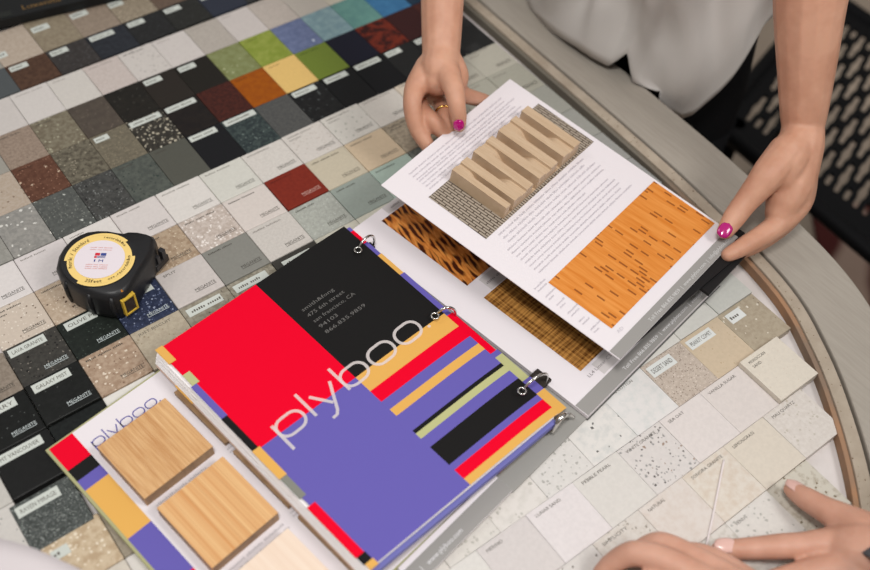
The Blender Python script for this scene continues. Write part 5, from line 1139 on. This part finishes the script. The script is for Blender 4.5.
vs, fs = lathe_ellipse([(-0.2, PX, PY, 0.13, 0.135), (-0.05, PX, PY, 0.13, 0.135)], 32); b.add([V2I @ p for p in vs], fs, 0, True)
for s_ in (-1, 1): b.tube([V2I @ Vector(q) for q in ((PX + s_ * 0.05, PY + s_ * 0.05, -0.12), (PX + s_ * 0.06, PY + s_ * 0.06, -0.42), (PX + s_ * 0.06, PY + s_ * 0.06, FLOOR))], [0.09, 0.07, 0.055], 24)
b.build('trousers', TRO, per, V2)
b = MB(); vs = []
for i in range(m_ + 1):
    for j in range(n):
        a_ = math.pi * 0.6 * i / m_; t = 2 * math.pi * j / n; r_ = 0.112
        vs.append(V2I @ Vector((PX - 0.022 + r_ * 0.9 * math.sin(a_) * math.cos(t) + 0.01 * i / m_, PY + 0.022 + r_ * 0.9 * math.sin(a_) * math.sin(t) - 0.01 * i / m_, 0.715 + r_ * 1.08 * math.cos(a_))))
b.add(vs, [(i * n + j, i * n + (j + 1) % n, (i + 1) * n + (j + 1) % n, (i + 1) * n + j) for i in range(m_) for j in range(n)], 0, True); b.build('hair', HAIR, per, V2)

# ---------------- white cloth at the lower left corner, close to the lens
b = MB(); edge = [W(-40, 528, 0.06), W(-5, 537, 0.06), W(28, 546, 0.06), W(56, 558, 0.058), W(83, 571, 0.055), (W(110, 590, 0.05)), W(140, 615, 0.045)]
edge = catmull(edge, 6); dn = Vector((-RX.x * 0.2 + RY.x * -0.0, -0.85, 0)); n_ = len(edge); vs = []; NQ = 14
for i, p in enumerate(edge):
    for k in range(NQ + 1):
        f = k / NQ
        if k < 5: q = p.copy(); q.z = 0.001 + (p.z - 0.001) * min(1, (k / 4) ** 0.6)
        else: g = (k - 4) / (NQ - 4); q = p + Vector((-0.06, -0.13, 0)) * g; q.z = p.z + 0.012 * math.sin(2.2 * g * math.pi + i * 0.2) * g
        vs.append(q)
fs = [(i * (NQ + 1) + k, (i + 1) * (NQ + 1) + k, (i + 1) * (NQ + 1) + k + 1, i * (NQ + 1) + k + 1) for i in range(n_ - 1) for k in range(NQ)]
c_ = edge[n_ // 2]; kf = T(c_.x, c_.y, 0.0); ki = kf.inverted(); b.add([ki @ p for p in vs], fs, 0, True)
o = b.build('folded_cloth', newmat('white_linen', (206, 198, 200), 0.85, 0.1), None, kf); md = o.modifiers.new('t', 'SOLIDIFY'); md.thickness = 0.002; md.offset = -1
tag(o, 'blurred white cloth at the bottom left corner of the picture', 'cloth')
# ------------------------------------------------------------------ room walls around (outside the picture)
WALLM = P((206, 202, 196), 0.9, 0.1)
for nm, q in (('wall_left', (-2.6, -2.5, -3.5, 4.5)), ('wall_right', (4.5, 4.6, -3.5, 4.5)), ('wall_back', (-2.5, 4.5, 4.5, 4.6)), ('wall_front', (-2.5, 4.5, -3.6, -3.5))):
    b = MB(); b.box(q[0], q[1], q[2], q[3], FLOOR, FLOOR + 3.0); tag(b.build(nm, WALLM), None, kind='structure')

# thin white thread drawn as a tube for the pale line across the tiles
b = MB(); b.tube(catmull([W(724, 460, 0.0009), W(719, 485, 0.0009), W(713, 515, 0.0009), W(705, 552, 0.0009)], 6), 0.0009, 8)
kf = T(W(714, 505, 0)); b.v = [kf.inverted() @ p for p in b.v]
tag(b.build('streak', P((226, 216, 216), 0.5), None, kf), 'thin white thread across the pale tiles above the lower hands', 'streak')
